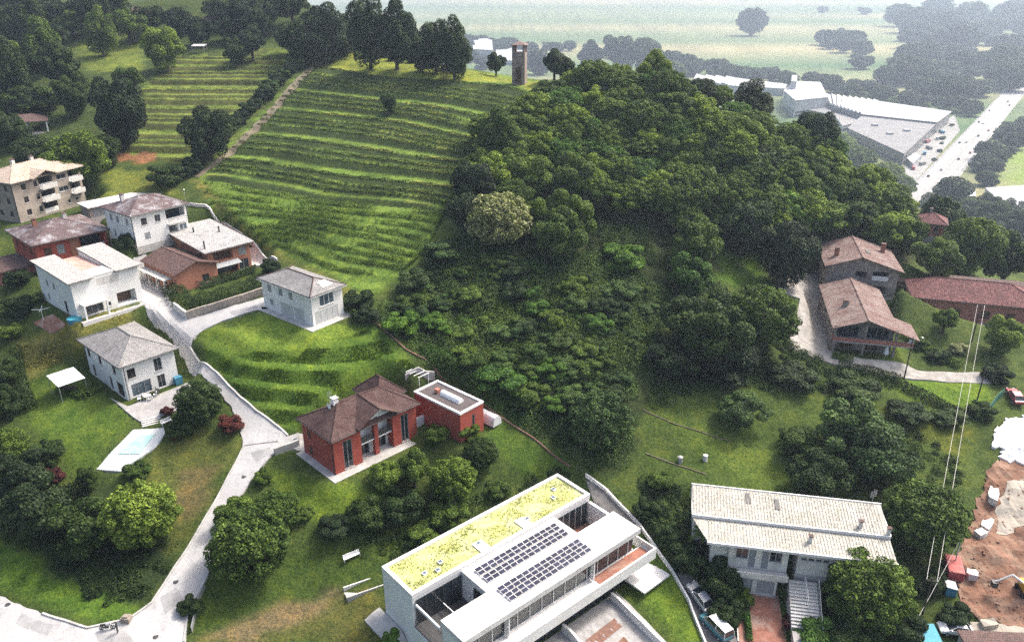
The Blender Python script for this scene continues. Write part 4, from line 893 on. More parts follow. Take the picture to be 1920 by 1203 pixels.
house_walls(wg, 0, 0, 5.2, 3.9, 3.6, 'plaster_cream', right=[(.4 + .95 * i, 2.3, 1.2 + .95 * i, 2.75, 'w') for i in range(4)], base=-1.2)
m = MB(); NS = 14
for k in range(NS): m.box(13.0, -5.2 - .42 * k, -3.8, 16.6, -4.78 - .42 * k, -.4 - .2 * k)
m.build('stairs', 'concrete', K); m = MB()
for k in range(NS): m.box(13.0, -5.24 - .42 * k, -.46 - .2 * k, 16.6, -5.203 - .42 * k, -.4 - .2 * k + .01)
m.build('stair_nosing', 'coping_white', K); railing(K, (16.7, -5.2, -.4), (16.7, -11, -3.3), 1.0, 'white_paint', 8); railing(K, (15.0, -5.0, -.4), (15.2, -8, -1.8), 1.0, 'white_paint', 6)
MB().box(13.0, -13.2, -4.4, 16.6, -11.2, -3.2).build('landing', 'pave_grey', K)

# --- old stone farmhouses
r, lx, ly = hroot('LU', 'stone_farmhouse', 'tall old stone farmhouse with gabled faded red tile roof, upper of two joined')
ov = .5; HH = 6.2; xr = 6.9; rz = 2.3
house_walls(r, ov, ov, lx - ov, ly - ov, HH, 'stone_grey', right=[(5.6,4.0,7.8,5.3,'l'),(8.9,3.6,12.0,5.5,'lb'),(9.0,.8,12.0,2.4,'l')], left=[(3,3.6,3.9,5,'sb'),(8,3.6,8.9,5,'sb')], base=-3)
gw = MB(); gw.face([(ov, ov + .002, HH), (lx - ov, ov + .002, HH), (xr, ov + .002, HH + rz - .25)]); gw.build('gable_wall', 'stone_grey', r)
gw = MB(); gw.face([(ov, ly - ov, HH), (xr, ly - ov, HH + rz - .25), (lx - ov, ly - ov, HH)]); gw.build('gable_wall', 'stone_grey', r)
m = MB(); m.slab([(-.1, -.2, HH - .05), (xr, -.2, HH + rz), (xr, ly, HH + rz), (-.1, ly, HH - .05)], .2); m.slab([(xr, -.2, HH + rz), (lx + .4, -.2, HH - .25), (lx + .4, ly, HH - .25), (xr, ly, HH + rz)], .2)
ro = m.build('roof', 'tile_old_red', r); caps(ro, [((xr, -.2, HH + rz), (xr, ly, HH + rz))], 'tile_old_red', .16)
chimney(r, 2.6, 4.6, HH + .6, HH + 2.4, 'brick_orange', .4); chimney(r, 12.6, 10, HH + .3, HH + 2.2, 'brick_orange', .4); MB().slab([(8.3, 4.4, HH + 2.02), (9.2, 4.4, HH + 1.72), (9.2, 6.4, HH + 1.72), (8.3, 6.4, HH + 2.02)], .12).build('roof_window', 'metal_dark', ro)
r, lx, ly = hroot('LL', 'stone_farmhouse', 'lower stone farmhouse with long red tile roof and balcony facing the gravel yard')
HH = 5.2; xr = 5.6; rz = 1.9; ov = .4
house_walls(r, ov, 2.2, lx - ov, ly, HH, 'stone_grey', right=[(.6,2.5,4.4,4.9,'w'),(5.4,2.5,9.6,4.9,'w'),(1,.2,3.6,2,'sb'),(6,.2,8,2,'d')], left=[(3,2.8,3.9,4.2,'sb'),(9,2.8,9.9,4.2,'sb'),(14,2.8,14.9,4.2,'sb')], base=-2)
m = MB(); m.box(0.3, 0, 2.3, lx + 2.6, 2.199, 2.5); m.build('balcony', 'concrete', r); m = MB(); m.box(.3, 0, 2.503, lx + 2.6, .12, 3.3); m.box(.3, .12, 2.503, .42, 2.199, 3.3); m.build('balcony_front', 'plaster_pink', r)
m = MB()
for x in (.3, 5.4, lx - .6): m.box(x, .13, -2, x + .4, .5, 2.298); m.box(x, .13, 3.31, x + .4, .5, HH + (.3 if x != 5.4 else 1.5))
m.build('pillar', 'stone_grey', r)
gw = MB(); gw.face([(ov, 2.198, HH), (lx - ov, 2.198, HH), (xr, 2.198, HH + rz - .2)]); gw.build('gable_wall', 'stone_grey', r)
m = MB(); m.slab([(-.2, -.4, HH - .1), (xr, -.4, HH + rz), (xr, ly - .3, HH + rz), (-.2, ly - .3, HH - .1)], .2); m.slab([(xr, -.4, HH + rz), (lx + .2, -.4, HH - .05), (lx + .2, ly - .3, HH - .05), (xr, ly - .3, HH + rz)], .2); m.slab([(lx + .22, -.4, HH - .05), (lx + 3.4, -.4, HH - 1.15), (lx + 3.4, 7, HH - 1.15), (lx + .22, 7, HH - .05)], .2)
ro = m.build('roof', 'tile_old_red', r); caps(ro, [((xr, -.4, HH + rz), (xr, ly - .3, HH + rz))], 'tile_old_red', .16); chimney(r, 3, 8.5, HH + .7, HH + 1.9, 'stone_beige', .45)
m = MB(); m.prism([(lx + 1.8, .3), (lx + 2.6, .3), (lx + 2.2, 1.1)], 2.5, 3.9); m.build('parasol', 'white_paint', r)
r, lx, ly = hroot('M', 'red_roof_house', 'low farmhouse with long dark red hip roof at the right edge')
house_walls(r, .6, .6, lx, ly, 4.4, 'plaster_pink', right=[(2.4,1,4.2,2.8,'sb'),(7.5,.6,8.9,2.8,'d'),(12.5,1.2,14.2,2.8,'sb'),(17,1,18.6,2.8,'sb')], left=[(3,1,4.4,2.6,'sb')], base=-2)
hip_roof(r, 0, 0, lx + .8, ly + .6, 4.55, 2.8, 'tile_red', th=.22, ridge=((5.2, 5.6), (18.6, 5.6)))
MB().box(.8, -2.2, -.5, 18, .54, .1).build('terrace', 'concrete', r); m = MB(); m.box(-2, ly + 2, -2, 24, ly + 8, 3.4); m.build('rear_wing', 'stone_grey', r)
m = MB(); m.slab([(-2.6, ly + 1.4, 3.6), (24.6, ly + 1.4, 3.6), (24.6, ly + 5, 4.9), (-2.6, ly + 5, 4.9)], .18); m.slab([(-2.6, ly + 5, 4.9), (24.6, ly + 5, 4.9), (24.6, ly + 8.6, 3.6), (-2.6, ly + 8.6, 3.6)], .18); m.build('rear_roof', 'tile_brown', r)

# --- small buildings up the slope and at the edges
def small_house(name, px, py, ang, lx, ly, H, rise, wall, roofm, label, cat='house', wins=True, zoff=0):
    p = at(px, py); r = empty(name, (p.x, p.y, p.z + zoff), R(ang), label, cat)
    w = [(lx * .2, H * .35, lx * .2 + 1, H * .8, 'w'), (lx * .6, H * .35, lx * .6 + 1, H * .8, 'w')] if wins else []
    house_walls(r, 0, 0, lx, ly, H, wall, right=w, left=[(ly * .3, H * .35, ly * .3 + 1, H * .8, 'w')] if wins else [], base=-3)
    hip_roof(r, -.5, -.5, lx + .5, ly + .5, H + .15, rise, roofm); chimney(r, lx * .4, ly * .6, H + rise * .6, H + rise + .8, 'concrete', .3); return r
small_house('hill_house', 425, 45, 20, 16, 9, 4, 2, 'plaster_cream', 'tile_pale', 'house with pale roof among the trees at the top edge')
small_house('hill_house', 380, 58, 25, 10, 7, 3, 2, 'stone_grey', 'tile_brown', 'small brown roofed house in the trees at the top left')
small_house('hill_house', 228, 40, 15, 12, 7, 2.6, 1.6, 'stone_beige', 'tile_brown', 'low brown roofed farm building in the wood at the top left')
small_house('hill_house', 1718, 440, -25, 6, 6, 3.2, 2, 'plaster_pink', 'tile_red', 'little red roofed house half hidden in the trees behind the farmhouses')
# pink building cut by the left edge
p = atz(-25, 500, 20); r = empty('pink_building', (p[0], p[1], 15.6), R(50), 'pink flat roofed building cut off by the left edge', 'building')
house_walls(r, 0, -6, 14, 3, 4.4, 'plaster_pink', right=[(2,.2,4.6,2.4,'g'),(7,.6,8.6,2.2,'w'),(10,.3,12.5,2.3,'g')], left=[(2,1,3,2.4,'sb')], base=-4)
MB().box(-.5, -6.5, 4.403, 14.5, 3.5, 4.7).build('roof', 'tile_brown', r)
# garages by the apartment block
p = atz(168, 398, 25); r = empty('garage_row', (p[0], p[1], 23.6), R(47), 'low pale garage row with flat roof between the apartment block and white house', 'building')
house_walls(r, 0, 0, 20, 5, 2.3, 'stone_beige', right=[(.6 + 3.2 * i, .05, 3.2 + 3.2 * i, 2.0, 'g') for i in range(6)], base=-4); MB().box(-.4, -.5, 2.303, 20.4, 5.4, 2.55).build('roof', 'concrete_pale', r)
# gazebo
p = at(55, 247); r = empty('gazebo', p, R(28), 'open garden pavilion with brown pyramid roof on white posts', 'pavilion')
hip_roof(r, -5, -3.6, 5, 3.6, 3.1, 1.5, 'tile_brown', th=.2)
for x in (-4.5, 0, 4.5):
    for y in (-3.1, 3.1): MB().box(x - .16, y - .16, -.8, x + .16, y + .16, 2.9).build('post', 'white_paint', r)
MB().box(-4.9, -3.5, -.8, 4.9, 3.5, .05).build('floor', 'concrete', r); m = MB()
m.box(-1.6, -.5, .7, 1.6, .5, .8); m.box(-1.4, -.3, .05, -1.1, .3, .7); m.box(1.1, -.3, .05, 1.4, .3, .7); m.build('table', 'wood_dark', r)
# tower
p = at(974, 158); T = empty('stone_tower', p, R(-12), 'old square stone tower with open top on the vineyard crest', 'tower')
mb = MB(); P1, _ = wall_face(mb, (-1.7, -1.7, -1), (1, 0, 0), 3.4, 9.2, [(.9, 1.3, 2.5, 5.6, 'd')], 0)
mb.face([(1.7, -1.7, -1), (1.7, 1.7, -1), (1.7, 1.7, 8.2), (1.7, -1.7, 8.2)]); mb.face([(1.7, 1.7, -1), (-1.7, 1.7, -1), (-1.7, 1.7, 8.2), (1.7, 1.7, 8.2)]); mb.face([(-1.7, 1.7, -1), (-1.7, -1.7, -1), (-1.7, -1.7, 8.2), (-1.7, 1.7, 8.2)]); mb.face([(-1.7, -1.7, 8.2), (1.7, -1.7, 8.2), (1.7, 1.7, 8.2), (-1.7, 1.7, 8.2)]); mb.build('wall', 'stone_brick_old', T)
m = MB(); oriented_box(m, P1, .904, 1.304, 2.496, 5.596, .1, .14); m.build('door', 'wood_dark', T)
for x in (-1.7, 1.1):
    for y in (-1.7, 1.1): MB().box(x, y, 8.203, x + .6, y + .6, 10.0).build('pier', 'stone_brick_old', T)
MB().box(-1.72, -1.0, 8.203, -1.4, 1.0, 10.0).build('infill', 'stone_brick_old', T)
m = MB()
for i in range(9):
    for z in (0, 1): m.box(1.3 - (.3 if i % 2 else 0), -1.78, -.8 + i, 1.76, -1.703, -.1 + i)
m.build('quoin', 'stone_beige', T)
hip_roof(T, -2.1, -2.1, 2.1, 2.1, 10.2, .9, 'tile_old_red', ridge=((-.1, 0), (.1, 0))) if False else None
m = MB()
ap = (0, 0, 11.0); cs = [(-2.15, -2.15, 10.1), (2.15, -2.15, 10.1), (2.15, 2.15, 10.1), (-2.15, 2.15, 10.1)]
for i in range(4): m.face([cs[i], cs[(i + 1) % 4], ap], [(0, 0), (4.3, 0), (2.15, 2.4)])
m.box(-2.15, -2.15, 10.0, 2.15, 2.15, 10.098); m.build('roof', 'tile_old_red', T)
# retaining walls
px_wall('retaining_wall', [(352,598),(380,589),(430,574),(498,552)], .45, 1.5, 'stone_beige', 'pale stone retaining wall along the drive below the hedge')
px_wall('retaining_wall', [(328,580),(352,598)], .4, 1.4, 'concrete_pale', 'short pale wall at the corner of the hedged garden')
px_wall('garden_wall', [(515,852),(560,835),(560,822)], .4, 1.1, 'concrete', 'grey planter wall where the lane meets the red villa')
px_wall('retaining_wall', [(760,712),(785,698),(815,706)], .35, 1.0, 'concrete', 'grey retaining wall behind the red villa')
px_wall('kerb_wall', [(700,603),(760,655),(830,710),(935,780),(1070,875)], .22, .22, 'pave_brown', 'low dark boundary kerb running down beside the overgrown plot')
px_wall('boundary_wall', [(350,385),(420,420),(480,462),(520,490)], .3, .6, 'concrete_pale', 'pale wall along the foot of the vineyard behind the brick house')
# terraced beds on the meadow right
px_wall('terrace_edge', [(1205,768),(1300,805),(1372,828)], .14, .14, 'path_earth', 'upper low terrace edge across the meadow on the right')
px_wall('terrace_edge', [(1210,850),(1270,872),(1325,890)], .14, .14, 'path_earth', 'lower low terrace edge across the meadow on the right')

# ---------------------------------------------------------------- vegetation
def crown_mesh(name, seed, shape, n, ls):
    g = np.random.default_rng(seed)
    Z0, Z1, RX, nl, lr = {'round': (.1, 2.1, 1, 46, (.17, .34)), 'spread': (.1, 1.6, 1, 46, (.15, .3)), 'tall': (.08, 3.3, 1, 60, (.2, .36)),
                          'bush': (.0, 1.25, 1, 30, (.18, .36)), 'cone': (.25, 4.2, 1, 30, (.22, .42)), 'wild': (.15, 1.8, 1, 34, (.14, .32)), 'dome': (.06, 1.75, 1, 230, (.06, .15))}[shape]
    zc, hz = (Z0 + Z1) / 2, (Z1 - Z0) / 2; C = []; Rr = []
    for i in range(nl):
        d = g.normal(size=3); d /= np.linalg.norm(d); k = (g.uniform(.5, .86) if i > nl * .25 else g.uniform(0, .5))
        r = g.uniform(*lr); c = d * k
        if shape == 'dome' and i > 12: c = d * g.uniform(.72, .9); r = g.uniform(*lr)
        elif shape == 'dome': c = d * .35; r = .45
        if shape == 'cone':
            t = (i + .5) / nl; a = g.uniform(0, 6.28); rr = .62 * (1 - t) ** .8; c = np.array([math.cos(a) * rr, math.sin(a) * rr, (t * 2 - 1) * .88]); r = .42 * (1 - t) + .13
        C.append([c[0] * RX, c[1] * RX, c[2]]); Rr.append(r)
    C = np.array(C); Rr = np.array(Rr); P = []; Nn = []
    m = n * (4 if nl < 200 else 3); li = g.choice(nl, m, p=Rr ** 2 / (Rr ** 2).sum()); d = g.normal(size=(m, 3)); d /= np.linalg.norm(d, axis=1, keepdims=True)
    rad = Rr[li][:, None] * g.uniform(.78, 1.08, (m, 1)); p = C[li] + d * rad
    dd = np.linalg.norm(p[:, None] - C[None], axis=2) / Rr[None]; dd[np.arange(m), li] = 9
    keep = (dd.min(1) > .82) | (g.uniform(size=m) < .12); keep &= ~((d[:, 2] < -.35) & (g.uniform(size=m) < .6))
    p = p[keep][:n]; d = d[keep][:n]
    p = p / np.abs(p[:, :2]).max() * np.array([1, 1, 1]); p[:, 2] = zc + np.clip(p[:, 2], -1.05, 1.05) * hz
    nn = d * .8 + np.array([0, 0, .35]) + g.normal(0, .45, p.shape)
    return quads_mesh(name, leaf_quads(p, nn, ls * g.uniform(.65, 1.35, len(p))))
def trunk_mesh(name, seed, shape):
    g = random.Random(seed); m = MB(); top = {'round': 1.2, 'spread': .8, 'tall': 2.2, 'bush': .5, 'cone': 3.4, 'wild': 1.0, 'dome': 1.0}[shape]
    m.tube((0, 0, -.5), (0, 0, top * .55), .10, .07, 8); m.tube((0, 0, top * .55), (.03, .02, top), .07, .035, 7)
    for i in range(5):
        a = i * 1.26 + g.uniform(0, .5); z = top * g.uniform(.4, .75); m.tube((0, 0, z), (math.cos(a) * .5, math.sin(a) * .5, z + g.uniform(.25, .5)), .045, .015, 5)
    return m.mesh(name)
PROTO = {}
for sh, n, ls, nv in (('round', 17000, .036, 4), ('spread', 15000, .034, 3), ('tall', 18000, .042, 3), ('bush', 9000, .046, 3), ('cone', 8000, .05, 2), ('wild', 11000, .035, 3), ('dome', 18000, .033, 3)):
    for k in range(nv): PROTO[(sh, k)] = (crown_mesh('crown', 100 + k * 7 + len(PROTO), sh, n, ls), trunk_mesh('trunk', k + 3, sh))
for c, t in PROTO.values(): c.materials.append(M['leaf_mid']); t.materials.append(M['bark'])
NV = {'round': 4, 'spread': 3, 'tall': 3, 'bush': 3, 'cone': 2, 'wild': 3, 'dome': 3}; HN = {'round': 2.15, 'spread': 1.6, 'tall': 3.3, 'bush': 1.25, 'cone': 4.2, 'wild': 1.9, 'dome': 1.75}
HC = {'round': 1.35, 'spread': 1.05, 'tall': 1.95, 'bush': .6, 'cone': 1.9, 'wild': 1.1, 'dome': .95}
tid = [0]
def plant(base, r, shape, mat, label, cat='tree', group=None, name=None, zs=1.0):
    tid[0] += 1; g = random.Random(tid[0]); k = g.randrange(NV[shape]); c, t = PROTO[(shape, k)]
    nm = name or ('shrub' if cat == 'shrub' else {'cone': 'conifer_tree'}.get(shape, 'broadleaf_tree'))
    o = empty(nm, base, g.uniform(0, 6.28), label, cat, group); o.scale = (r, r, r * zs)
    for part, me, mt in (('crown', c, mat), ('trunk', t, 'bark')):
        x = bpy.data.objects.new(part, me); col.objects.link(x); x.parent = o; x.material_slots[0].link = 'OBJECT'; x.material_slots[0].material = M[mt]
    return o
def tree_px(px, py, wpx, shape, mat, label, cat='tree', group=None, name=None, zs=1.0, rmax=99, rmin=0):
    """tree whose crown centre shows at a pixel and whose crown is wpx wide"""
    d = ray(px, py); Pp = CO + TS[:, None] * d; r = np.clip(wpx / 2 * TS / FPX, rmin, rmax); h = Pp[:, 2] - gz(Pp[:, 0], Pp[:, 1]) - HC[shape] * r * zs
    k = np.nonzero(h < 0)[0]
    if len(k) == 0: return None
    k = k[0]; x, y = Pp[k, 0], Pp[k, 1]
    return plant(G(x, y, -.15), float(r[k]), shape, mat, label, cat, group, name, zs)

FOREST = [(905,235),(950,215),(1010,195),(1050,150),(1100,122),(1240,112),(1320,165),(1440,215),(1560,262),(1680,325),(1712,385),(1690,420),(1500,425),(1400,430),(1250,405),(1180,385),(1120,355),(1060,330),(1000,370),(890,390),(850,385),(870,330)]
def scatter_px(poly, dx, dy, jit=.42, seed=1):
    g = random.Random(seed); xs = [p[0] for p in poly]; ys = [p[1] for p in poly]; out = []; y = min(ys); row = 0
    while y <= max(ys):
        x = min(xs) + (row % 2) * dx / 2
        while x <= max(xs):
            a, b = x + g.uniform(-jit, jit) * dx, y + g.uniform(-jit, jit) * dy
            if inpoly(np.array(a), np.array(b), poly): out.append((a, b))
            x += dx
        y += dy; row += 1
    return out
g0 = random.Random(5)
for a, b in scatter_px(FOREST, 47, 23, seed=3):
    t = (b - 100) / 330; mt_ = g0.choices(['leaf_mid', 'leaf_bright', 'leaf_dark', 'leaf_fresh'], [5, 4, .8, 1.0])[0]
    tree_px(a, b, g0.uniform(66, 104) * (.85 + .25 * t), g0.choice(['dome', 'dome', 'dome', 'wild', 'dome', 'round']), mt_, '%s tree in the dense wood, %s on the hill' % ({'leaf_mid': 'mid green', 'leaf_bright': 'yellow green', 'leaf_dark': 'dark green', 'leaf_fresh': 'fresh green'}[mt_], 'high' if b < 200 else ('halfway up' if b < 300 else 'low')), group='trees of the hill wood', name='woodland_tree', zs=g0.uniform(.62, .95))
# single trees: crown centre pixel, width, shape, leaf, label
TREES = [
 (262,962,150,'dome','leaf_yellow','large round tree with bright yellow green crown beside the lane',1),
 (160,985,150,'bush','leaf_dark','dark dense bush left of the yellow green round tree',1.1),(75,950,150,'bush','leaf_deep','very dark bush mass at the left above the lower lawn',1.2),(45,880,120,'bush','leaf_deep','dark bush below the round tree at the left edge',1.1),
 (12,835,85,'dome','leaf_bright','light green round tree cut by the left edge',1),(0,745,75,'round','leaf_dark','dark tree at the left edge beside the long lawn',1),(5,690,60,'round','leaf_dark','dark tree at the left edge below the straw bank',1),(85,850,70,'bush','leaf_dark','dark bush at the foot of the garden lawn',1),
 (100,892,40,'bush','leaf_plum','small plum red bush on the lawn edge below the pool',1.3),(160,892,44,'round','leaf_dark','small dark vase shaped tree next to the plum red bush',1.1),(255,884,58,'bush','leaf_mid','green shrub at the lower end of the pool terrace',.9),
 (372,752,98,'dome','leaf_dark','dark round tree between the patio and the lane',1),(430,795,54,'bush','leaf_plum','plum red shrub hanging over the lane kerb',1),(312,772,28,'bush','leaf_plum','small plum red shrub by the patio steps',1),(327,816,28,'bush','leaf_plum','small reddish shrub beside the pool terrace',1),(340,800,60,'bush','leaf_dark','low dark shrub under the round tree by the patio',1),
 (465,1015,160,'dome','leaf_mid','big green tree overhanging the lane at the bottom',.95),(515,955,105,'dome','leaf_mid','green tree behind the big tree over the lane',.9),(440,960,90,'bush','leaf_mid','green bush leaning over the lane kerb',1),(360,1135,55,'bush','leaf_deep','dark bush at the kerb of the lower lane',1),
 (492,893,42,'bush','leaf_mid','round shrub beside the lane below the red villa',1),(575,963,42,'bush','leaf_yellow','small yellow shrub below the lawn of the red villa',.8),
 (718,885,66,'round','leaf_bright','light green tree in front of the tall window of the red villa',1),(775,868,82,'round','leaf_mid','green tree in front of the balcony bay of the red villa',1),(848,898,102,'dome','leaf_mid','big green tree in front of the right pavilion of the red villa',1),(902,850,72,'dome','leaf_dark','dark round tree in front of the flat annex',1),
 (822,812,56,'bush','leaf_mid','green bush beside the white garden wall of the red villa',1),(878,808,50,'bush','leaf_bright','light green bush at the foot of the flat annex',1.1),(690,962,90,'bush','leaf_dark','dark bush in the hedge below the red villa, leftmost',1),(760,948,100,'bush','leaf_dark','dark bush in the middle of the hedge below the red villa',1),(835,965,90,'bush','leaf_mid','green bush above the back wall of the white villa',.9),(935,915,58,'bush','leaf_mid','small bush on the slope behind the planted roof',.8),(630,985,80,'bush','leaf_deep','dark low bush below the lawn of the red villa',.7),(790,1000,80,'bush','leaf_mid','bush in front of the back wall of the white villa',.7),
 (732,1196,46,'bush','leaf_fresh','light green bush at the bottom edge left of the white villa',1),
 (935,408,132,'dome','leaf_flower','round tree with pale cream blossom at the top of the overgrown plot',.9),(1125,785,128,'dome','leaf_scrub','grey green round tree at the lower corner of the overgrown plot',1.05),
 (752,603,82,'bush','leaf_fresh','bright green bush at the left corner of the overgrown plot',.8),(930,705,120,'bush','leaf_fresh','wide bright green bush above the flat annex',.6),(985,735,90,'bush','leaf_mid','green bush in the plot right of the wide bright bush',.7),
 (1050,430,110,'round','leaf_mid','green tree right of the blossoming tree',1),(1175,480,110,'bush','leaf_fresh','light green shrub below the wood near the gap',.7),(1298,505,95,'round','leaf_fresh','light green tree at the right corner of the overgrown plot',.9),
 (1425,590,150,'dome','leaf_mid','big green tree overhanging the gravel yard',1),(1340,600,150,'round','leaf_dark','dark tree left of the big tree by the gravel yard',1),(1290,590,110,'round','leaf_dark','dark tree on the right border of the overgrown plot',1),(1370,665,150,'bush','leaf_deep','dark thicket below the big tree by the gravel yard',.8),(1260,670,120,'bush','leaf_deep','dark thicket on the slope right of the overgrown plot',.8),(1300,440,110,'round','leaf_mid','green tree at the lower edge of the hill wood above the small lawn',1),
 (1480,455,120,'round','leaf_deep','very dark tree behind the gravel yard left of the farmhouse',1.1),(1440,432,70,'round','leaf_dark','dark tree beside the small lawn near the farmhouse',1),(1400,410,110,'round','leaf_dark','dark tree at the foot of the hill wood',1),
 (1590,788,165,'wild','leaf_scrub','sprawling grey green tree in the meadow',.85),(1545,880,130,'wild','leaf_dark','dark sprawling tree in the meadow behind the long house',.8),(1650,845,150,'wild','leaf_scrub','sprawling tree in the meadow left of the overhead cables',.8),(1400,762,105,'wild','leaf_scrub','small grey green tree in the upper meadow',.7),(1500,820,90,'wild','leaf_dark','small dark tree left of the sprawling meadow trees',.7),
 (1735,965,165,'dome','leaf_mid','large green tree behind the right end of the long house',.9),(1630,1100,170,'dome','leaf_mid','large round green tree in front of the long house',.95),
 (1350,1078,92,'bush','leaf_dark','dark bush left of the garages of the long house',1.2),(1362,1140,76,'bush','leaf_dark','dark bush beside the parked cars',1),(1285,1045,80,'bush','leaf_dark','dark bush left of the palm',1),(1474,1108,50,'bush','leaf_dark','small bush between driveway and stairs',1),(1530,1190,110,'bush','leaf_fresh','light green bush at the bottom edge right of the driveway',.8),(1486,1168,46,'bush','leaf_plum','dark red bush beside the driveway',.9),(1600,1180,120,'bush','leaf_dark','dark bush under the big tree at the bottom edge',.8),(1790,1150,72,'bush','leaf_dark','dark bush beside the white parked car on the right',.8),(1690,1160,100,'bush','leaf_dark','dark bush below the overhead cable near the bottom edge',.8),(1740,1080,80,'bush','leaf_deep','very dark bush left of the red container',.8),(1400,1120,40,'bush','leaf_mid','narrow green shrub along the driveway kerb',1.3),
 (1885,618,78,'round','leaf_yellow','yellow green tree in front of the long red roof at the right edge',1),(1775,592,52,'round','leaf_bright','small light green tree in front of the long red roof',1),(1800,652,44,'bush','leaf_flower','white flowering shrub under the overhead cables',.7),(1720,640,46,'bush','leaf_mid','round green shrub beside the lower farmhouse',.8),(1760,665,50,'bush','leaf_dark','dark shrub on the bank above the gravel yard',.8),(1870,700,60,'bush','leaf_deep','dark shrub at the end of the gravel yard',.9),(1840,770,60,'bush','leaf_dark','dark shrub beside the green netting',.8),
 (1765,395,90,'round','leaf_dark','dark tree behind the farmhouses near the main road',1),(1830,440,120,'round','leaf_mid','green tree behind the long red roof',1),(1895,470,110,'round','leaf_dark','dark tree behind the long red roof at the right edge',1),(1700,425,80,'round','leaf_mid','green tree behind the upper farmhouse',1),(1865,405,90,'round','leaf_dark','dark tree in front of the white shed at the right edge',1),(1760,470,90,'round','leaf_mid','green tree just above the long red roof',.9),(1650,430,70,'round','leaf_mid','green tree above the ridge of the upper farmhouse',.9),
 (1790,350,70,'round','leaf_far','grey green tree between main road and wood',1),(1910,420,90,'round','leaf_dark','dark tree at the right edge below the shed',1),
 (218,190,115,'round','leaf_deep','big very dark tree at the left edge of the upper vineyard',1.15),(140,285,130,'round','leaf_mid','broad tree above the apartment block, right of two',.8),(75,285,110,'round','leaf_dark','dark broad tree above the apartment block, left of two',.8),(190,270,70,'round','leaf_dark','dark tree beside the broad tree above the apartment block',.9),
 (305,75,86,'round','leaf_bright','tree with sunlit light green top near the upper left vineyard',1),(100,110,95,'round','leaf_dark','dark tree in the upper left meadow',1),(132,165,80,'round','leaf_dark','dark round tree below the upper left meadow',1),(12,130,80,'tall','leaf_dark','tall dark tree at the upper left edge',1),(15,235,70,'round','leaf_dark','dark tree behind the garden pavilion',1),(60,185,110,'bush','leaf_dark','dark thicket behind the garden pavilion',.9),
 (383,240,102,'wild','leaf_deep','very dark tree beside the diagonal field path',1.1),(310,328,82,'bush','leaf_dark','dark bush at the foot of the upper vineyard',.8),(440,88,56,'round','leaf_dark','dark round tree at the top of the upper left vineyard',.9),(240,140,60,'round','leaf_mid','green tree above the very dark tree on the left',.9),
 (728,185,34,'round','leaf_scrub','lone small tree among the upper vine rows',1.2),
 (940,240,100,'tall','leaf_mid','tall tree at the left edge of the hill wood beside the vineyard',.75),(890,330,95,'round','leaf_deep','dark tree between vineyard and hill wood',1),(870,385,80,'round','leaf_deep','dark tree at the bottom right of the vineyard',1),(1010,395,80,'round','leaf_mid','tree behind the blossoming tree',1),(1070,395,110,'round','leaf_mid','green tree at the front of the hill wood right of the blossom tree',1),
 (1418,180,80,'tall','leaf_deep','dark tall tree standing out above the hill wood near the factory',.7),(1535,238,92,'round','leaf_far','grey green tree standing out above the hill wood in front of the factory',1.1),
 (825,470,90,'bush','leaf_scrub','grey green bush at the right edge of the lower vineyard',.7),(775,525,90,'bush','leaf_dark','dark bush between vineyard and plot',.7),(670,560,70,'bush','leaf_dark','dark bush behind the small white house',.8),(690,588,60,'bush','leaf_deep','dark bush right of the small white house',.8),
 (505,498,46,'bush','leaf_deep','dark bush between brick house and small white house',1),(20,620,60,'bush','leaf_bright','light green bush in the garden at the left edge',.8),(40,570,70,'bush','leaf_dark','dark bush left of the large white house',.8),(35,520,60,'bush','leaf_dark','dark bush below the pink building',.9),(235,450,50,'bush','leaf_dark','dark bush between the red house and the white house',.9),(292,447,30,'bush','leaf_bright','light green shrub at the front of the white balcony house',1),
 (1360,700,110,'bush','leaf_deep','dark low thicket above the meadow',.6),(1480,700,110,'bush','leaf_deep','dark thicket below the gravel yard',.6),(1600,720,110,'bush','leaf_dark','dark low hedge bush along the lower edge of the gravel yard',.5),(1700,770,90,'bush','leaf_dark','dark low bush below the bright meadow strip',.5),(1780,780,80,'bush','leaf_dark','dark low bush right of the meadow near the netting',.5),
 (1240,900,60,'bush','leaf_mid','green shrub at the lower corner of the meadow terraces',.9),(1215,950,60,'bush','leaf_dark','dark shrub along the white boundary wall',.9),(1260,1000,64,'bush','leaf_dark','dark shrub on the bank above the boundary wall',.9),
]
for px, py, w_, sh, mt, lb, zs in TREES: tree_px(px, py, w_, sh, mt, lb, 'shrub' if sh == 'bush' else 'tree', zs=zs)
# trees along the crest and upper left woods
CREST = [(560,60,90,'round'),(600,45,110,'round'),(640,50,80,'round'),(690,45,85,'tall'),(740,45,85,'tall'),(668,75,60,'bush'),(720,85,70,'bush'),(815,75,62,'tall'),(850,80,70,'tall'),(790,95,60,'round'),(880,105,40,'bush'),(905,118,40,'bush'),(930,112,44,'round'),(1005,105,50,'round'),(1040,110,60,'round'),(650,80,50,'bush'),(700,92,50,'bush'),(745,100,46,'bush'),(775,104,46,'bush'),(810,112,46,'bush'),(845,117,46,'bush'),(620,78,50,'bush'),(865,100,50,'round'),(770,60,50,'tall'),(1060,125,50,'round'),(1110,96,60,'round'),(1160,88,72,'round'),(1210,92,70,'round'),(1248,112,50,'round'),(1015,128,40,'bush')]
for i, (a, b, c, s) in enumerate(CREST): tree_px(a, b, c, s, ['leaf_dark', 'leaf_deep', 'leaf_far', 'leaf_dark'][i % 4], {'tall': 'tall dark tree in the row along the vineyard crest', 'round': 'round dark tree in the row along the vineyard crest', 'bush': 'low dark bush between the trees along the vineyard crest'}[s], 'tree', 'trees on the vineyard crest')
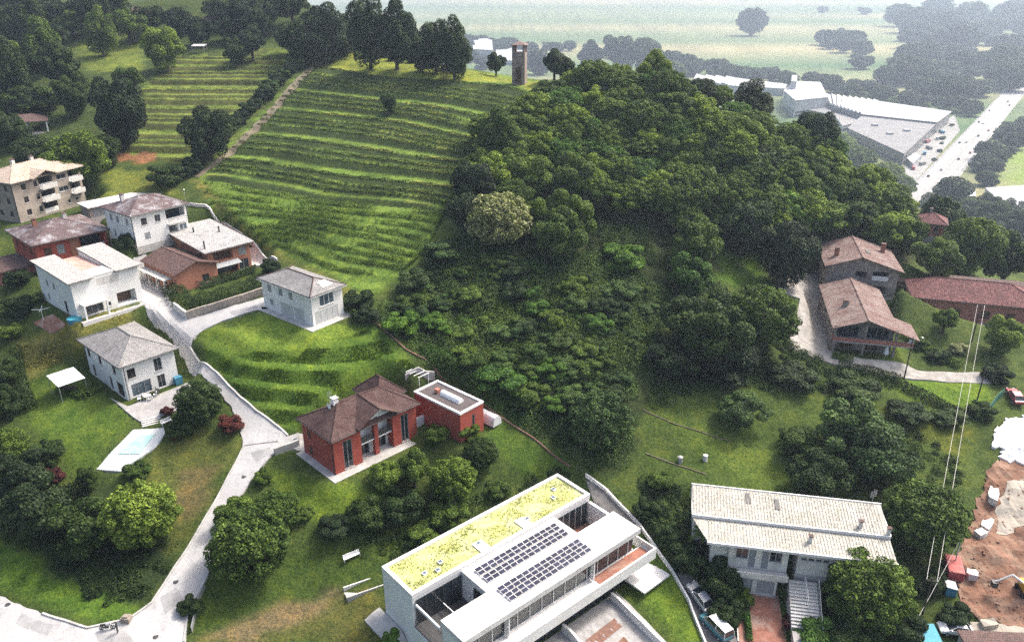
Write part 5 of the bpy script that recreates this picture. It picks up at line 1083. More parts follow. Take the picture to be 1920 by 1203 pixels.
for i, (a, b) in enumerate(scatter_px([(-20,-10),(560,-10),(560,70),(480,85),(420,60),(340,45),(260,60),(130,60),(60,90),(40,200),(-20,250)], 56, 30, seed=9)):
    tree_px(a, b, g0.uniform(58, 85), g0.choice(['round', 'round', 'tall', 'wild']), g0.choice(['leaf_dark', 'leaf_deep', 'leaf_far', 'leaf_mid']), 'tree of the dark wood in the upper left corner', 'tree', 'trees of the upper left wood', name='woodland_tree', zs=.9)
for i in range(26):
    t = i / 25; a, b = 578 + (345 - 578) * t, 92 + (322 - 92) * t
    tree_px(a + g0.uniform(-5, 5), b, g0.uniform(32, 52), 'bush', g0.choice(['leaf_dark', 'leaf_scrub', 'leaf_deep']), 'shrub in the hedgerow beside the diagonal field path', 'shrub', 'hedgerow along the field path', zs=.9)
# larger shrubs that stand out of the scrub on the overgrown plot
g2 = random.Random(21)
for a, b in scatter_px([(740,590),(800,530),(870,465),(960,490),(1120,505),(1225,540),(1215,590),(1190,740),(1080,770),(1010,770),(900,700),(820,655)], 46, 27, seed=14):
    mt_ = g2.choices(['leaf_mid', 'leaf_scrub', 'leaf_fresh', 'leaf_dark'], [3, 3, 1.2, 1.2])[0]
    tree_px(a, b, g2.uniform(38, 74), 'bush', mt_, '%s shrub in the overgrown plot' % {'leaf_mid': 'mid green leafy', 'leaf_scrub': 'grey green leafy', 'leaf_fresh': 'bright green leafy', 'leaf_dark': 'dark leafy'}[mt_], 'shrub', 'shrubs of the overgrown plot', zs=g2.uniform(.6, .9))
# palm
pb = at(1312, 1030); pl = empty('palm_tree', pb, 0, 'palm tree at the left front corner of the long house', 'palm')
MB().tube((0, 0, -.5), (.1, .05, 3.2), .22, .17, 8).build('trunk', 'bark', pl)
for k in range(22):
    a = k * 2.4; el = 1.15 - (k % 6) * .32; m = MB(); L_ = 1.9; prev = None
    for j in range(7):
        s_ = j / 6; c_ = Vector((.1 + math.cos(a) * L_ * s_ * math.cos(el) , .05 + math.sin(a) * L_ * s_ * math.cos(el), 3.2 + L_ * s_ * math.sin(el) - 1.1 * s_ * s_)); wd = .32 * math.sin(math.pi * min(1, s_ * .85 + .15)); n = Vector((-math.sin(a), math.cos(a), 0)) * wd
        cur = (c_ - n - Vector((0, 0, wd * .4)), c_, c_ + n - Vector((0, 0, wd * .4)))
        if prev: m.face([prev[0], prev[1], cur[1], cur[0]]); m.face([prev[1], prev[2], cur[2], cur[1]])
        prev = cur
    m.build('frond', 'leaf_mid', pl)

def leafy(name, P, Nn, S, mat, label=None, cat=None, group=None, kind=None, parent=None):
    o = link(name, quads_mesh(name, leaf_quads(P, Nn, S)), parent, mat)
    if kind: o['kind'] = kind
    return tag(o, label, cat, group)
def hedge(pts, w_, h, mat, label, dens=90, ls=.13):
    L = resample(pts, .25, False); c = np.array(L); n = len(c) * int(dens * .25) ; i = rng.integers(0, len(c) - 1, n); p = c[i] + (c[i + 1] - c[i]) * rng.uniform(size=(n, 1))
    t = np.gradient(c, axis=0)[i]; t /= np.linalg.norm(t, axis=1, keepdims=True) + 1e-9; nr = np.stack([-t[:, 1], t[:, 0]], 1)
    a = rng.uniform(0, math.pi, n); rad = rng.uniform(.75, 1.05, n); off = np.cos(a) * rad * w_ / 2; z = np.abs(np.sin(a)) ** .5 * h * rad * (1 + .12 * np.sin(p[:, 0] * 1.7 + p[:, 1]))
    z *= np.where(rng.uniform(size=n) < .35, rng.uniform(size=n), 1); q = p + nr * off[:, None]
    P = np.stack([q[:, 0], q[:, 1], gz(q[:, 0], q[:, 1]) + z], 1); Nn = np.stack([nr[:, 0] * np.cos(a), nr[:, 1] * np.cos(a), np.sin(a)], 1) + rng.normal(0, .5, (n, 3))
    return leafy('hedge', P, Nn, ls * rng.uniform(.7, 1.4, n), mat, label, 'hedge')
hedge(pw([(320,545),(350,575),(430,555),(495,530)]), 4.0, 1.9, 'leaf_dark', 'thick dark hedge above the stone wall by the brick house', 260)
hedge(pw([(370,540),(430,520),(480,505)]), 3.5, 1.2, 'leaf_dark', 'dark planting in front of the brick house terrace', 220)
hedge(pw([(208,440),(240,460),(262,478)]), 1.8, 1.8, 'leaf_dark', 'dark hedge between the red house and the road', 200)
hedge(pw([(600,1000),(700,985),(800,965),(880,950)]), 2.2, 1.6, 'leaf_dark', 'long dark hedge on the bank behind the white villa', 200)
hedge(pw([(645,570),(672,600),(660,590)]), .8, 1.3, 'leaf_mid', 'short clipped hedge at the right of the small white house', 200)
hedge(pw([(1205,960),(1240,1020),(1280,1060)]), 1.8, 1.5, 'leaf_dark', 'dark hedge along the upper side of the white boundary wall', 200)
hedge(pw([(1395,1100),(1405,1203)]), .9, .8, 'leaf_fresh', 'low green hedge strip along the driveway', 160)
hedge(pw([(1690,630),(1740,660),(1800,690)]), 1.6, 1.2, 'leaf_mid', 'green hedge on the bank below the long red roof', 180)
hedge(pw([(1570,690),(1680,712),(1690,725),(1800,780)]), 2.2, 1.2, 'leaf_deep', 'dark hedge below the gravel yard drive', 200)
hedge(pw([(0,925),(60,940),(150,930)]), 2.5, 1.8, 'leaf_deep', 'dark hedge across the bottom of the long garden lawn', 220)
hedge(pw([(60,770),(40,720),(30,660)]), 2.0, 1.8, 'leaf_dark', 'dark hedge on the left side of the long garden lawn', 220)
hedge(pw([(110,730),(160,745),(190,725)]), 1.6, .8, 'leaf_mid', 'low planting around the white awning', 200)
hedge(pw([(0,590),(60,575),(100,555)]), 2.4, 1.5, 'leaf_dark', 'dark hedge in the garden left of the large white house', 220)
hedge(pw([(1560,668),(1600,676)]), 1.4, .9, 'leaf_mid', 'planting in front of the lower farmhouse balcony', 180)

# vine rows along the terraces
ORD = ['first','second','third','fourth','fifth','sixth','seventh','eighth','ninth','tenth','eleventh','twelfth','thirteenth','fourteenth','fifteenth','sixteenth','seventeenth','eighteenth','nineteenth','twentieth']
ORD += ['twenty ' + k for k in ORD[:9]] + ['thirtieth']
def contour(mask, lev):
    xs, ys = [], []
    for i in range(len(GX)):
        mcol = mask[:, i]
        if mcol.sum() < 2: continue
        z = ZB[mcol, i]; y = GY[mcol]
        if z.min() < lev < z.max(): xs.append(GX[i]); ys.append(np.interp(lev, np.maximum.accumulate(z), y))
    return np.array(xs), np.array(ys)
def vine_rows(mask, levels, mat, dens, h, wd, lab, grp, gap=.15):
    k = 0
    for lev in levels:
        xs, ys = contour(mask, lev)
        if len(xs) < 6: continue
        L = np.hypot(np.diff(xs), np.diff(ys)).sum(); n = int(min(L, 120) * dens)
        x = rng.uniform(xs[0], xs[-1], n); y = np.interp(x, xs, ys) + rng.normal(0, wd * .5, n)
        keep = np.sin(x * .31 + lev * 7) + np.sin(x * .13 + lev * 3) * 1.2 + np.sin(x * 4.1 + lev) * .35 > -1.9 - rng.uniform(0, 1, n) * .9 + gap * 4; x, y = x[keep], y[keep]; n = len(x)
        if n < 150: continue
        P = np.stack([x, y, gz(x, y) + rng.uniform(.05, 1, n) ** .8 * h * (.8 + .25 * np.sin(x * 1.3 + lev))], 1)
        leafy('vine_row', P, rng.normal(0, .6, (n, 3)) + [0, -.2, .7], rng.uniform(.07, .15, n), mat, lab % ORD[min(k, 29)], 'vine row', grp); k += 1
zq = np.linspace(28.4, 44.9, 3000); kq = terk(zq); lv = np.array([np.interp(k + .98, kq, zq) for k in range(int(kq[-1]) - 1, int(kq[0]), -1)])
vine_rows(mk_main, lv, 'leaf_bank', 60, .6, .32, '%s dark vine row from the top of the main terraced vineyard', 'vine rows on the main terraces')
vine_rows(mk_main, np.arange(27.8, 20.6, -.8), 'leaf_vine', 80, 1.0, .45, '%s leafy vine row from the top of the lower vineyard slope', 'vine rows on the lower slope', .3)
vine_rows(mk_left, np.arange(46.2, 29.5, -TER_DZ * 1.5), 'leaf_bank', 34, 1.0, .4, '%s vine row from the top of the small upper left vineyard', 'vine rows of the upper left vineyard', .1)

# scrub that covers the overgrown plot, and other rough growth
def scrub(name, poly, nsh, r0, r1, mat, per=190, ls=.12, seed=1, hk=.9):
    pts = pw(poly); xs = [p[0] for p in pts]; ys = [p[1] for p in pts]; c = rng.uniform([min(xs), min(ys)], [max(xs), max(ys)], (nsh * 3, 2)); c = c[inpoly(c[:, 0], c[:, 1], [p[:2] for p in pts])][:nsh]
    n = len(c) * per; i = rng.integers(0, len(c), n); r = rng.uniform(r0, r1, len(c))[i]; d = rng.normal(size=(n, 3)); d[:, 2] = np.abs(d[:, 2]); d /= np.linalg.norm(d, axis=1, keepdims=True); k = rng.uniform(.7, 1.08, (n, 1))
    q = c[i] + d[:, :2] * r[:, None] * k; P = np.stack([q[:, 0], q[:, 1], gz(q[:, 0], q[:, 1]) + d[:, 2] * r * k[:, 0] * hk], 1)
    return leafy(name, P, d + rng.normal(0, .5, (n, 3)) + [0, 0, .3], ls * rng.uniform(.6, 1.5, n), mat, kind='stuff')
LOT = [(700,600),(780,520),(868,440),(1000,455),(1130,480),(1250,510),(1235,600),(1205,760),(1165,890),(1060,850),(900,735),(800,670)]
scrub('scrub', LOT, 480, .7, 1.9, 'leaf_scrub', 260)
scrub('scrub', [(800,600),(960,520),(1200,540),(1200,680),(1080,740),(900,700)], 110, 1.2, 2.4, 'leaf_mid', 700, .12)
scrub('scrub', [(800,520),(880,460),(1120,490),(1220,530),(1120,560),(900,560)], 90, 1.0, 2.2, 'leaf_scrub', 340, .12)
scrub('scrub', [(760,640),(900,690),(1010,720),(980,790),(930,760),(820,690)], 130, .6, 1.5, 'leaf_fresh')
scrub('scrub', [(800,560),(1100,560),(1230,620),(1150,700),(950,660)], 170, .6, 1.4, 'leaf_mid')
scrub('undergrowth', [(1250,510),(1340,520),(1470,640),(1560,690),(1680,720),(1500,740),(1350,720),(1210,760)], 330, .7, 1.6, 'leaf_dark')
scrub('undergrowth', [(860,400),(960,330),(1120,380),(1250,430),(1330,455),(1320,480),(1250,500),(1130,480),(1000,450)], 260, .8, 1.8, 'leaf_dark')
scrub('undergrowth', [(0,1000),(40,930),(280,930),(330,1040),(270,1140),(200,1150),(100,1070)], 210, .5, 1.1, 'leaf_dark', 90)
scrub('undergrowth', [(1560,760),(1700,790),(1815,880),(1785,1000),(1740,1050),(1730,1130),(1560,1200),(1440,1203),(1600,1080),(1690,1000),(1480,930)], 330, .5, 1.2, 'leaf_dark', 90)
scrub('undergrowth', [(1200,900),(1300,930),(1330,1010),(1380,1080),(1380,1180),(1340,1130),(1290,1085),(1230,1030)], 130, .4, 1.0, 'leaf_dark', 90)
scrub('undergrowth', [(560,990),(900,930),(1040,880),(1080,885),(1040,900),(740,1060),(640,1020)], 150, .4, 1.0, 'leaf_dark', 90)
def blades(name, poly, n, h, mat, ls=.16, bank=False):
    pts = pw(poly); xs = [p[0] for p in pts]; ys = [p[1] for p in pts]; c = rng.uniform([min(xs), min(ys)], [max(xs), max(ys)], (n * 2, 2)); c = c[inpoly(c[:, 0], c[:, 1], [p[:2] for p in pts])][:n]; n = len(c)
    if bank: f = base_h(c[:, 0], c[:, 1]) / 2.1; f -= np.floor(f); c = c[(f > .3) & (f < .85)]; n = len(c)
    k = .4 + .6 * np.clip(np.sin(c[:, 0] * .8 + np.sin(c[:, 1])) * np.sin(c[:, 1] * .9) + .5, 0, 1)
    P = np.stack([c[:, 0], c[:, 1], gz(c[:, 0], c[:, 1]) + h * .4 * k], 1)
    return leafy(name, P, rng.normal(0, 1, (n, 3)) * [1, 1, .35], ls * rng.uniform(.6, 1.4, n) * k, mat, kind='stuff')
blades('tall_grass', [(372,640),(450,665),(560,668),(690,618),(780,690),(720,720),(640,770),(545,812),(470,755),(400,690)], 24000, .35, 'grass_blade', .17, True)
blades('tall_grass', [(30,650),(150,606),(258,578),(250,598),(140,648),(40,705)], 6000, .5, 'grass_straw', .2)
blades('tall_grass', [(640,95),(760,120),(960,133),(1030,150),(960,172),(760,146),(640,122)], 5000, .3, 'grass_straw', .22)

# ---------------------------------------------------------------- the plain: works buildings, main road, trees
def far_building(name, quad, h, wall, roofm, label, rows=0, saw=0):
    top = [atz(a, b, PLAIN_Z + h) for a, b in quad]; c = np.mean(top, 0); r = empty(name, (c[0], c[1], PLAIN_Z), 0, label, 'building')
    q = [(p[0] - c[0], p[1] - c[1]) for p in top]; n = len(q)
    m = MB(); m.prism(q, -.5, h - .3); m.build('wall', wall, r)
    k = 1.012; m = MB(); m.prism([(x * k, y * k) for x, y in q], h - .297, h); ro = m.build('roof', roofm, r)
    a, b = Vector(q[0]), Vector(q[1]); cc, d = Vector(q[-1]), Vector(q[2]) if n == 4 else Vector(q[-2])
    for i in range(saw):
        t0, t1 = (i + .05) / saw, (i + .9) / saw; m = MB(); p0, p1, p2, p3 = a.lerp(b, t0), a.lerp(b, t1), cc.lerp(d, t1), cc.lerp(d, t0)
        m.face([(*p0, h + .01), (*p1, h + .01), (*p2, h + .01), (*p3, h + .01)]); m.face([(*p0, h + 2.2), (*p1, h + .02), (*p2, h + .02), (*p3, h + 2.2)]); m.face([(*p0, h), (*p3, h), (*p3, h + 2.2), (*p0, h + 2.2)]); m.face([(*p0, h), (*p1, h), (*p0, h + 2.2)]); m.face([(*p3, h), (*p2, h), (*p3, h + 2.2)])
        m.build('roof_bay', roofm, r)
    for f in range(rows):
        for i in range(n):
            A, B = Vector(q[i]), Vector(q[(i + 1) % n]); L = (B - A).length; z = 1.5 + f * 3.6
            if z + 1.8 > h or L < 8: continue
            nr = Vector(((B - A).y, -(B - A).x)).normalized() * .15
            if nr.dot((A + B) / 2) < 0: nr = -nr
            if (A + B)[1] / 2 + nr[1] * 0 > 8 and nr.y > 0: continue
            p, s = A.lerp(B, .03) + nr, A.lerp(B, .97) + nr
            m = MB(); m.face([(*p, z), (*s, z), (*s, z + 1.8), (*p, z + 1.8)]); m.build('window_band', 'glass_dark', r)
    return r
far_building('factory', [(1590,240),(1695,288),(1756,231),(1617,216)], 11, 'factory_grey', 'factory_grey', 'grey flat roofed factory hall beside the main road', 2)
far_building('factory', [(1556,196),(1617,214),(1756,229),(1783,209),(1650,190),(1547,177)], 13, 'factory_grey', 'factory_white', 'long white saw toothed factory hall behind the grey hall', 1, 9)
far_building('factory', [(1470,170),(1492,188),(1552,182),(1538,154),(1488,152)], 20, 'factory_white', 'factory_white', 'tall white factory block left of the long saw toothed hall', 2)
far_building('factory_tower', [(1484,152),(1494,152),(1495,141),(1485,141)], 30, 'factory_white', 'factory_white', 'narrow white factory tower above the wood')
far_building('factory', [(1300,150),(1370,160),(1470,166),(1475,158),(1380,146),(1305,141)], 10, 'factory_white', 'factory_white', 'low white factory roof behind the hill wood', 0, 4)
far_building('shed', [(1848,352),(1900,400),(1990,410),(1960,345)], 10, 'factory_white', 'factory_white', 'white shed at the right edge below the green field', 2)
far_building('shed', [(1805,356),(1806,366),(1830,368),(1829,358)], 4, 'factory_white', 'factory_white', 'small white hut beside the main road')
far_building('works', [(884,72),(888,92),(924,94),(922,70)], 16, 'factory_white', 'factory_white', 'white works building left of the tower behind the crest', 2)
far_building('works', [(768,62),(772,80),(800,78),(797,58)], 14, 'factory_white', 'factory_white', 'white works building between the crest trees', 2)
far_building('works', [(930,88),(930,112),(1005,116),(1000,90)], 8, 'factory_white', 'factory_white', 'low white works roof behind the tower', 1, 4)
far_building('works', [(640,76),(640,92),(690,94),(690,78)], 8, 'factory_white', 'factory_white', 'low white works roof left behind the crest trees', 1)
far_building('works_shed', [(1500,182),(1512,205),(1560,215),(1556,197)], 8, 'factory_grey', 'factory_grey', 'grey shed in front of the tall white factory block', 1)
far_building('works_shed', [(1562,212),(1580,236),(1612,228),(1600,215)], 7, 'factory_white', 'tile_grey', 'dark roofed shed between the two factory halls', 1)
far_building('works_shed', [(1700,296),(1712,306),(1726,292),(1716,286)], 5, 'factory_white', 'factory_white', 'small white shed in the yard beside the main road')
for i, (a, b) in enumerate([(1720,300),(1733,290),(1742,280),(1738,268),(1757,262),(1766,250),(1728,310),(1712,318)]):
    p = atz(a, b, PLAIN_Z); o = MB().box(-3.5, -1.3, .3, 3.5, 1.3, 2.8).box(3.6, -1.2, .3, 5.2, 1.2, 2.3).build('parked_lorry', ['factory_white', 'paint_blue', 'factory_grey', 'car_red'][i % 4]); o.location = (p[0], p[1], PLAIN_Z + .2); o.rotation_euler = (0, 0, R(40 + 25 * (i % 3))); tag(o, 'distant lorry parked in the factory yard beside the main road', 'lorry', 'lorries in the factory yard')
for i, (a, b) in enumerate([(1640,236),(1668,252),(1700,246)]):
    p = atz(a, b, PLAIN_Z + 11); o = MB().box(-3, -2, 0, 3, 2, 1.6).box(-2.6, -1.6, 1.6, 2.6, 1.6, 1.9).build('roof_unit', 'factory_white'); o.location = (p[0], p[1], PLAIN_Z + 11.02); tag(o, ['left', 'middle', 'right'][i] + ' roof unit on the grey factory hall', 'roof unit')
def pl(a, b, z=PLAIN_Z): p = atz(a, b, z); return Vector((p[0], p[1]))
A0, A1, B0, B1 = pl(1722, 340), pl(1920, 133), pl(1770, 342), pl(1920, 160)
dA = (A1 - A0); e0 = A0 - dA * .3; e1 = A0 + dA * 6; f0 = B0 - dA * .3; wv = (B0 - A0) - dA * ((B0 - A0).dot(dA) / dA.length_squared); wv = wv.normalized() * 24
RC = A0 + wv / 2
zroad = PLAIN_Z + .5
m = MB(); m.face([(*(e0), zroad), (*(e0 + wv), zroad), (*(e1 + wv), zroad), (*e1, zroad)])
for p in (e0, e0 + wv):
    q = p + dA * 6.3; s = (wv.normalized() * (2 if p is not e0 else -2)); m.face([(*p, zroad), (*q, zroad), (*(q + s), PLAIN_Z - .3), (*(p + s), PLAIN_Z - .3)])
m.build('main_road', 'highway')['kind'] = 'structure'
def strip(name, off, w_, mat, z, h=0, dash=None):
    u = wv.normalized(); dn = dA.normalized(); L = dA.length * 2.2; m = MB(); s = 0
    segs = [(0, L)] if not dash else [(k, k + dash[0]) for k in np.arange(0, L, dash[1])]
    for a, b in segs:
        p, q = e0 + dn * a + u * off, e0 + dn * b + u * off
        if h: m.prism([tuple(p), tuple(p + u * w_), tuple(q + u * w_), tuple(q)], z, z + h)
        else: m.face([(*p, z), (*(p + u * w_), z), (*(q + u * w_), z), (*q, z)])
    o = m.build(name, mat); o['kind'] = 'structure'
strip('guard_rail', .3, .3, 'metal_grey', zroad, .8); strip('guard_rail', 23.4, .3, 'metal_grey', zroad, .8); strip('median_barrier', 11.8, .5, 'concrete', zroad, .9)
strip('lane_marking', 2, .25, 'white_paint', zroad + .02); strip('lane_marking', 21.7, .25, 'white_paint', zroad + .02); strip('lane_marking', 6.6, .2, 'white_paint', zroad + .02, 0, (6, 18)); strip('lane_marking', 17.2, .2, 'white_paint', zroad + .02, 0, (6, 18))
drape('works_yard', [tuple(pl(1690, 345)), tuple(pl(1715, 342)), tuple(pl(1800, 245)), tuple(pl(1790, 215)), tuple(pl(1765, 232)), tuple(pl(1700, 292))], 'yard_far', .15, 12, .3)
# cars
def car_mesh_parts(kind):
    if kind == 'van': L, W, prof, cab = 4.9, 1.9, [(-2.4,.45),(-2.45,1.0),(-2.3,1.15),(1.5,1.15),(2.35,1.0),(2.45,.75),(2.4,.4)], [(-2.38,1.15),(-2.2,1.98),(.9,2.0),(1.75,1.15)]
    else: L, W, prof, cab = 4.3, 1.78, [(-2.1,.4),(-2.15,.75),(-2.0,.95),(-1.3,1.0),(1.0,.97),(1.9,.82),(2.14,.62),(2.1,.36)], [(-1.75,.97),(-1.05,1.42),(.25,1.45),(1.15,.95)]
    def loft(pf, w0, w1, z0, z1):
        m = MB(); n = len(pf); wd = lambda z: (w0 + (w1 - w0) * max(0, min(1, (z - z0) / (z1 - z0)))) / 2
        Lf = [(x, wd(z), z) for x, z in pf]; Rt = [(x, -wd(z), z) for x, z in pf]
        m.face(Lf[::-1]); m.face(Rt)
        for i in range(n): j = (i + 1) % n; m.face([Lf[i], Lf[j], Rt[j], Rt[i]])
        return m
    zt = max(z for _, z in cab); zb = min(z for _, z in cab)
    roof = [(x, z) for x, z in cab if z > zt - .1]
    rf = MB(); wt = W * .74; rf.box(roof[0][0] - .02, -wt / 2, zt - .03, roof[-1][0] + .02, wt / 2, zt + .035)
    for s in (-1, 1):
        for (x0, z0), (x1, z1) in ((cab[0], cab[1]), (cab[3], cab[2])): rf.tube((x0, s * W * .46, z0), (x1, s * wt / 2, z1), .05, n=5)
        xm = (cab[1][0] + cab[2][0]) / 2; rf.tube((xm, s * W * .47, zb), (xm, s * wt / 2, zt), .05, n=5)
    return L, W, loft(prof, W * .96, W, .3, .9), loft(cab, W * .93, W * .73, zb, zt), rf
def car(px, py, ang, kind, paint, label, rootz=.08, name='parked_car', cat='car', roofpaint=None):
    p = at(px, py); L, W, b, c, rf = car_mesh_parts(kind); o = empty(name, p + Vector((0, 0, rootz)), R(ang), label, cat)
    e = .25; gx, gy = float(gz(p.x + e, p.y) - gz(p.x - e, p.y)) / 2 / e, float(gz(p.x, p.y + e) - gz(p.x, p.y - e)) / 2 / e
    o.rotation_euler = (0, -math.atan(gx * math.cos(R(ang)) + gy * math.sin(R(ang))), R(ang))
    bo = b.build('body', paint, o); md = bo.modifiers.new('bevel', 'BEVEL'); md.width = .07; md.segments = 2
    c.build('window', 'glass_dark', o); rf.build('roof', roofpaint or paint, o)
    for sx in (-1, 1):
        for sy in (-1, 1):
            y = sy * (W / 2 - .1); t = MB().tube((sx * L * .3, y - .1, .31), (sx * L * .3, y + .1, .31), .31, n=14).build('wheel', 'rubber', o); MB().tube((sx * L * .3, y + sy * .1, .31), (sx * L * .3, y + sy * .115, .31), .19, n=10).build('rim', 'metal_grey', t)
    for s in (-1, 1):
        MB().box(L / 2 - .06, s * W * .3 - .16, .62, L / 2 + .01, s * W * .3 + .16, .76).build('headlight', 'white_paint', o); MB().box(-L / 2 - .01, s * W * .38 - .1, .7, -L / 2 + .06, s * W * .38 + .1, .9).build('tail_light', 'car_red', o)
        MB().box(.75, s * (W / 2 + .02) - .08, .95, .95, s * (W / 2 + .02) + .08, 1.08).build('mirror', paint, o)
    return o
car(1309, 1122, 122, 'car', 'car_silver', 'silver car parked on the drive beside the boundary wall')
car(1342, 1182, 118, 'van', 'car_teal', 'teal van with white roof parked behind the silver car', roofpaint='car_white', name='parked_van', cat='van')
car(1790, 1186, 172, 'car', 'car_white', 'white car parked at the bottom right corner')
car(1901, 748, 84, 'car', 'car_red', 'red car with white bonnet parked at the right edge')
car(232, 521 + 33, 60, 'car', 'car_dark', 'x') if False else None
cm = MB(); cm.box(-2.1, -.85, .3, 2.1, .85, .95); cm.prism([(-1.5, -.75), (.9, -.75), (.9, .75), (-1.5, .75)], .952, 1.45); cme = cm.mesh('car')
dn = dA.normalized(); u = wv.normalized()
for i, (a, b) in enumerate([(1755,333),(1757,318),(1778,297),(1789,284),(1794,268),(1803,266),(1806,253),(1824,243),(1817,228),(1840,232),(1868,190),(1880,197),(1850,208),(1900,165)]):
    p = pl(a, b, zroad); s = (p - e0).dot(dn); lane = [4, 9, 14.6, 19.4][i % 4]; q = e0 + dn * s + u * lane
    o = bpy.data.objects.new('road_car', cme); col.objects.link(o); o.location = (*q, zroad + .02); o.rotation_euler = (0, 0, math.atan2(dn.y, dn.x)); 
    if not cme.materials: cme.materials.append(M['car_dark'])
    o.material_slots[0].link = 'OBJECT'; o.material_slots[0].material = M[['car_dark', 'car_silver', 'car_dark', 'car_red'][i % 4]]; o.scale = (1.15, 1.15, 1.15)
    tag(o, 'distant %s car driving on the straight main road' % ['dark', 'silver', 'dark', 'red'][i % 4], 'car', 'cars on the main road')
# trees of the plain
g1 = random.Random(11)
def far_trees(poly, dx, dy, w0, w1, label, grp, mats=('leaf_far', 'leaf_dark'), shapes=('dome', 'bush', 'dome'), seed=2):
    for a, b in scatter_px(poly, dx, dy, seed=seed): tree_px(a, b, g1.uniform(w0, w1), g1.choice(shapes), g1.choice(mats), label, 'tree', grp, name='distant_tree', zs=.8)
tree_px(1411, 38, 62, 'dome', 'leaf_far', 'large lone round grove on the pale field at the top', 'tree', zs=.95)
tree_px(1542, 18, 26, 'bush', 'leaf_far', 'small grove at the top edge right of the lone round grove', 'tree', zs=.8); tree_px(1620, 20, 30, 'bush', 'leaf_far', 'small grove at the top edge before the far wood', 'tree', zs=.8)
far_trees([(1640,20),(1800,10),(1940,10),(1940,130),(1850,170),(1700,175),(1620,150),(1610,110),(1680,90)], 44, 22, 55, 80, 'hazy tree of the far wood on the plain', 'far wood on the plain', seed=4)
far_trees([(1525,70),(1620,60),(1640,95),(1540,95)], 26, 13, 40, 52, 'hazy tree in the dark clump on the pale field', 'clump on the pale field', seed=5)
far_trees([(1260,105),(1480,140),(1600,150),(1700,180),(1830,190),(1840,205),(1780,200),(1560,165),(1480,152),(1260,125)], 24, 9, 34, 46, 'tree in the hedge line behind the factory', 'hedge line behind the factory', seed=6)
far_trees([(1808,345),(1830,305),(1890,235),(1935,215),(1920,250),(1870,320),(1850,345)], 26, 16, 40, 56, 'tree on the right bank of the main road', 'trees right of the main road', seed=7)
far_trees([(700,70),(800,62),(900,72),(1100,86),(1200,92),(1200,100),(1000,92),(860,86)], 22, 8, 28, 38, 'tree in the far line behind the works buildings', 'trees behind the works buildings', seed=8)
far_trees([(1560,170),(1680,178),(1760,195),(1830,205),(1800,215),(1700,195),(1600,182)], 20, 7, 18, 26, 'pale round tree in the row behind the saw toothed hall', 'row of small trees behind the hall', ('leaf_bright', 'leaf_far'), ('bush',), 9)
far_trees([(1720,320),(1780,235),(1800,225),(1760,290),(1735,320)], 22, 16, 10, 15, 'small tree between factory and main road', 'small trees by the main road', ('leaf_mid', 'leaf_far'), ('bush',), 10)
far_trees([(1730,350),(1860,360),(1920,400),(1920,430),(1760,430),(1725,400)], 44, 26, 52, 74, 'tree on the slope between the hill wood and the main road', 'trees below the hill wood', ('leaf_dark', 'leaf_mid', 'leaf_far'), ('dome', 'round', 'wild'), 12)

# ---------------------------------------------------------------- poles, cables, small things
def pole(px, py, h, label, arm=True, mat='wood_pole', r=.13):
    p = at(px, py); o = empty('utility_pole', p, R(-20), label, 'pole'); MB().tube((0, 0, -1), (0, 0, h), r, r * .7, 8).build('post', mat, o)
    if arm:
        MB().box(-.7, -.06, h - .5, .7, .06, h - .38).build('cross_arm', 'wood_pole', o)
        for x in (-.6, .6): MB().tube((x, 0, h - .38), (x, 0, h - .15), .05, n=6).build('insulator', 'white_paint', o)
    return o, p
pole(1695, 710, 8.2, 'dark wooden pole on the lower side of the gravel drive, left of two', False); pole(1832, 750, 8.4, 'dark wooden pole near the end of the gravel drive, right of two', False)
o, pa = pole(1822, 640, 7.6, 'far wooden pole carrying the two overhead cables'); o, pb_ = pole(1725, 1168, 7.6, 'near wooden pole carrying the two overhead cables')
o, pc = pole(1788, 1062, 5.6, 'slim pale pole with the single overhead cable', False, 'concrete_pale', .1)
def cable(a, b, sag, label, grp, r=.028, mat='concrete_pale'):
    pts = [Vector(a).lerp(Vector(b), t / 24) - Vector((0, 0, sag * 4 * (t / 24) * (1 - t / 24))) for t in range(25)]; o = MB().path(pts, r, 5).build('overhead_cable', mat); return tag(o, label, 'cable', grp)
ar = Vector((math.cos(R(-20)), math.sin(R(-20)), 0)) * .6
for s, nm in ((-1, 'left'), (1, 'right')): cable(pa + Vector((0, 0, 7.45)) + ar * s, pb_ + Vector((0, 0, 7.45)) + ar * s, 1.2, nm + ' one of the two overhead cables crossing the meadow', 'overhead cables')
pe = at(1708, 1195); cable(pc + Vector((0, 0, 5.5)), pe + Vector((0, 0, 2.5)), .3, 'single pale cable from the slim pole down to the turquoise tarp', 'overhead cables')
def lamp(px, py, h, label):
    p = at(px, py); o = empty('lamp_post', p, 0, label, 'lamp'); MB().tube((0, 0, -.5), (0, 0, h), .06, .04, 6).build('post', 'metal_grey', o); MB().box(-.1, -.25, h, .1, .25, h + .12).build('lamp_head', 'white_paint', o)
lamp(352, 398, 5, 'thin pale lamp post at the foot of the vineyard'); lamp(343, 420, 5, 'white lamp post behind the brick house'); lamp(1725, 655, 2.4, 'low garden lamp below the long red roof')
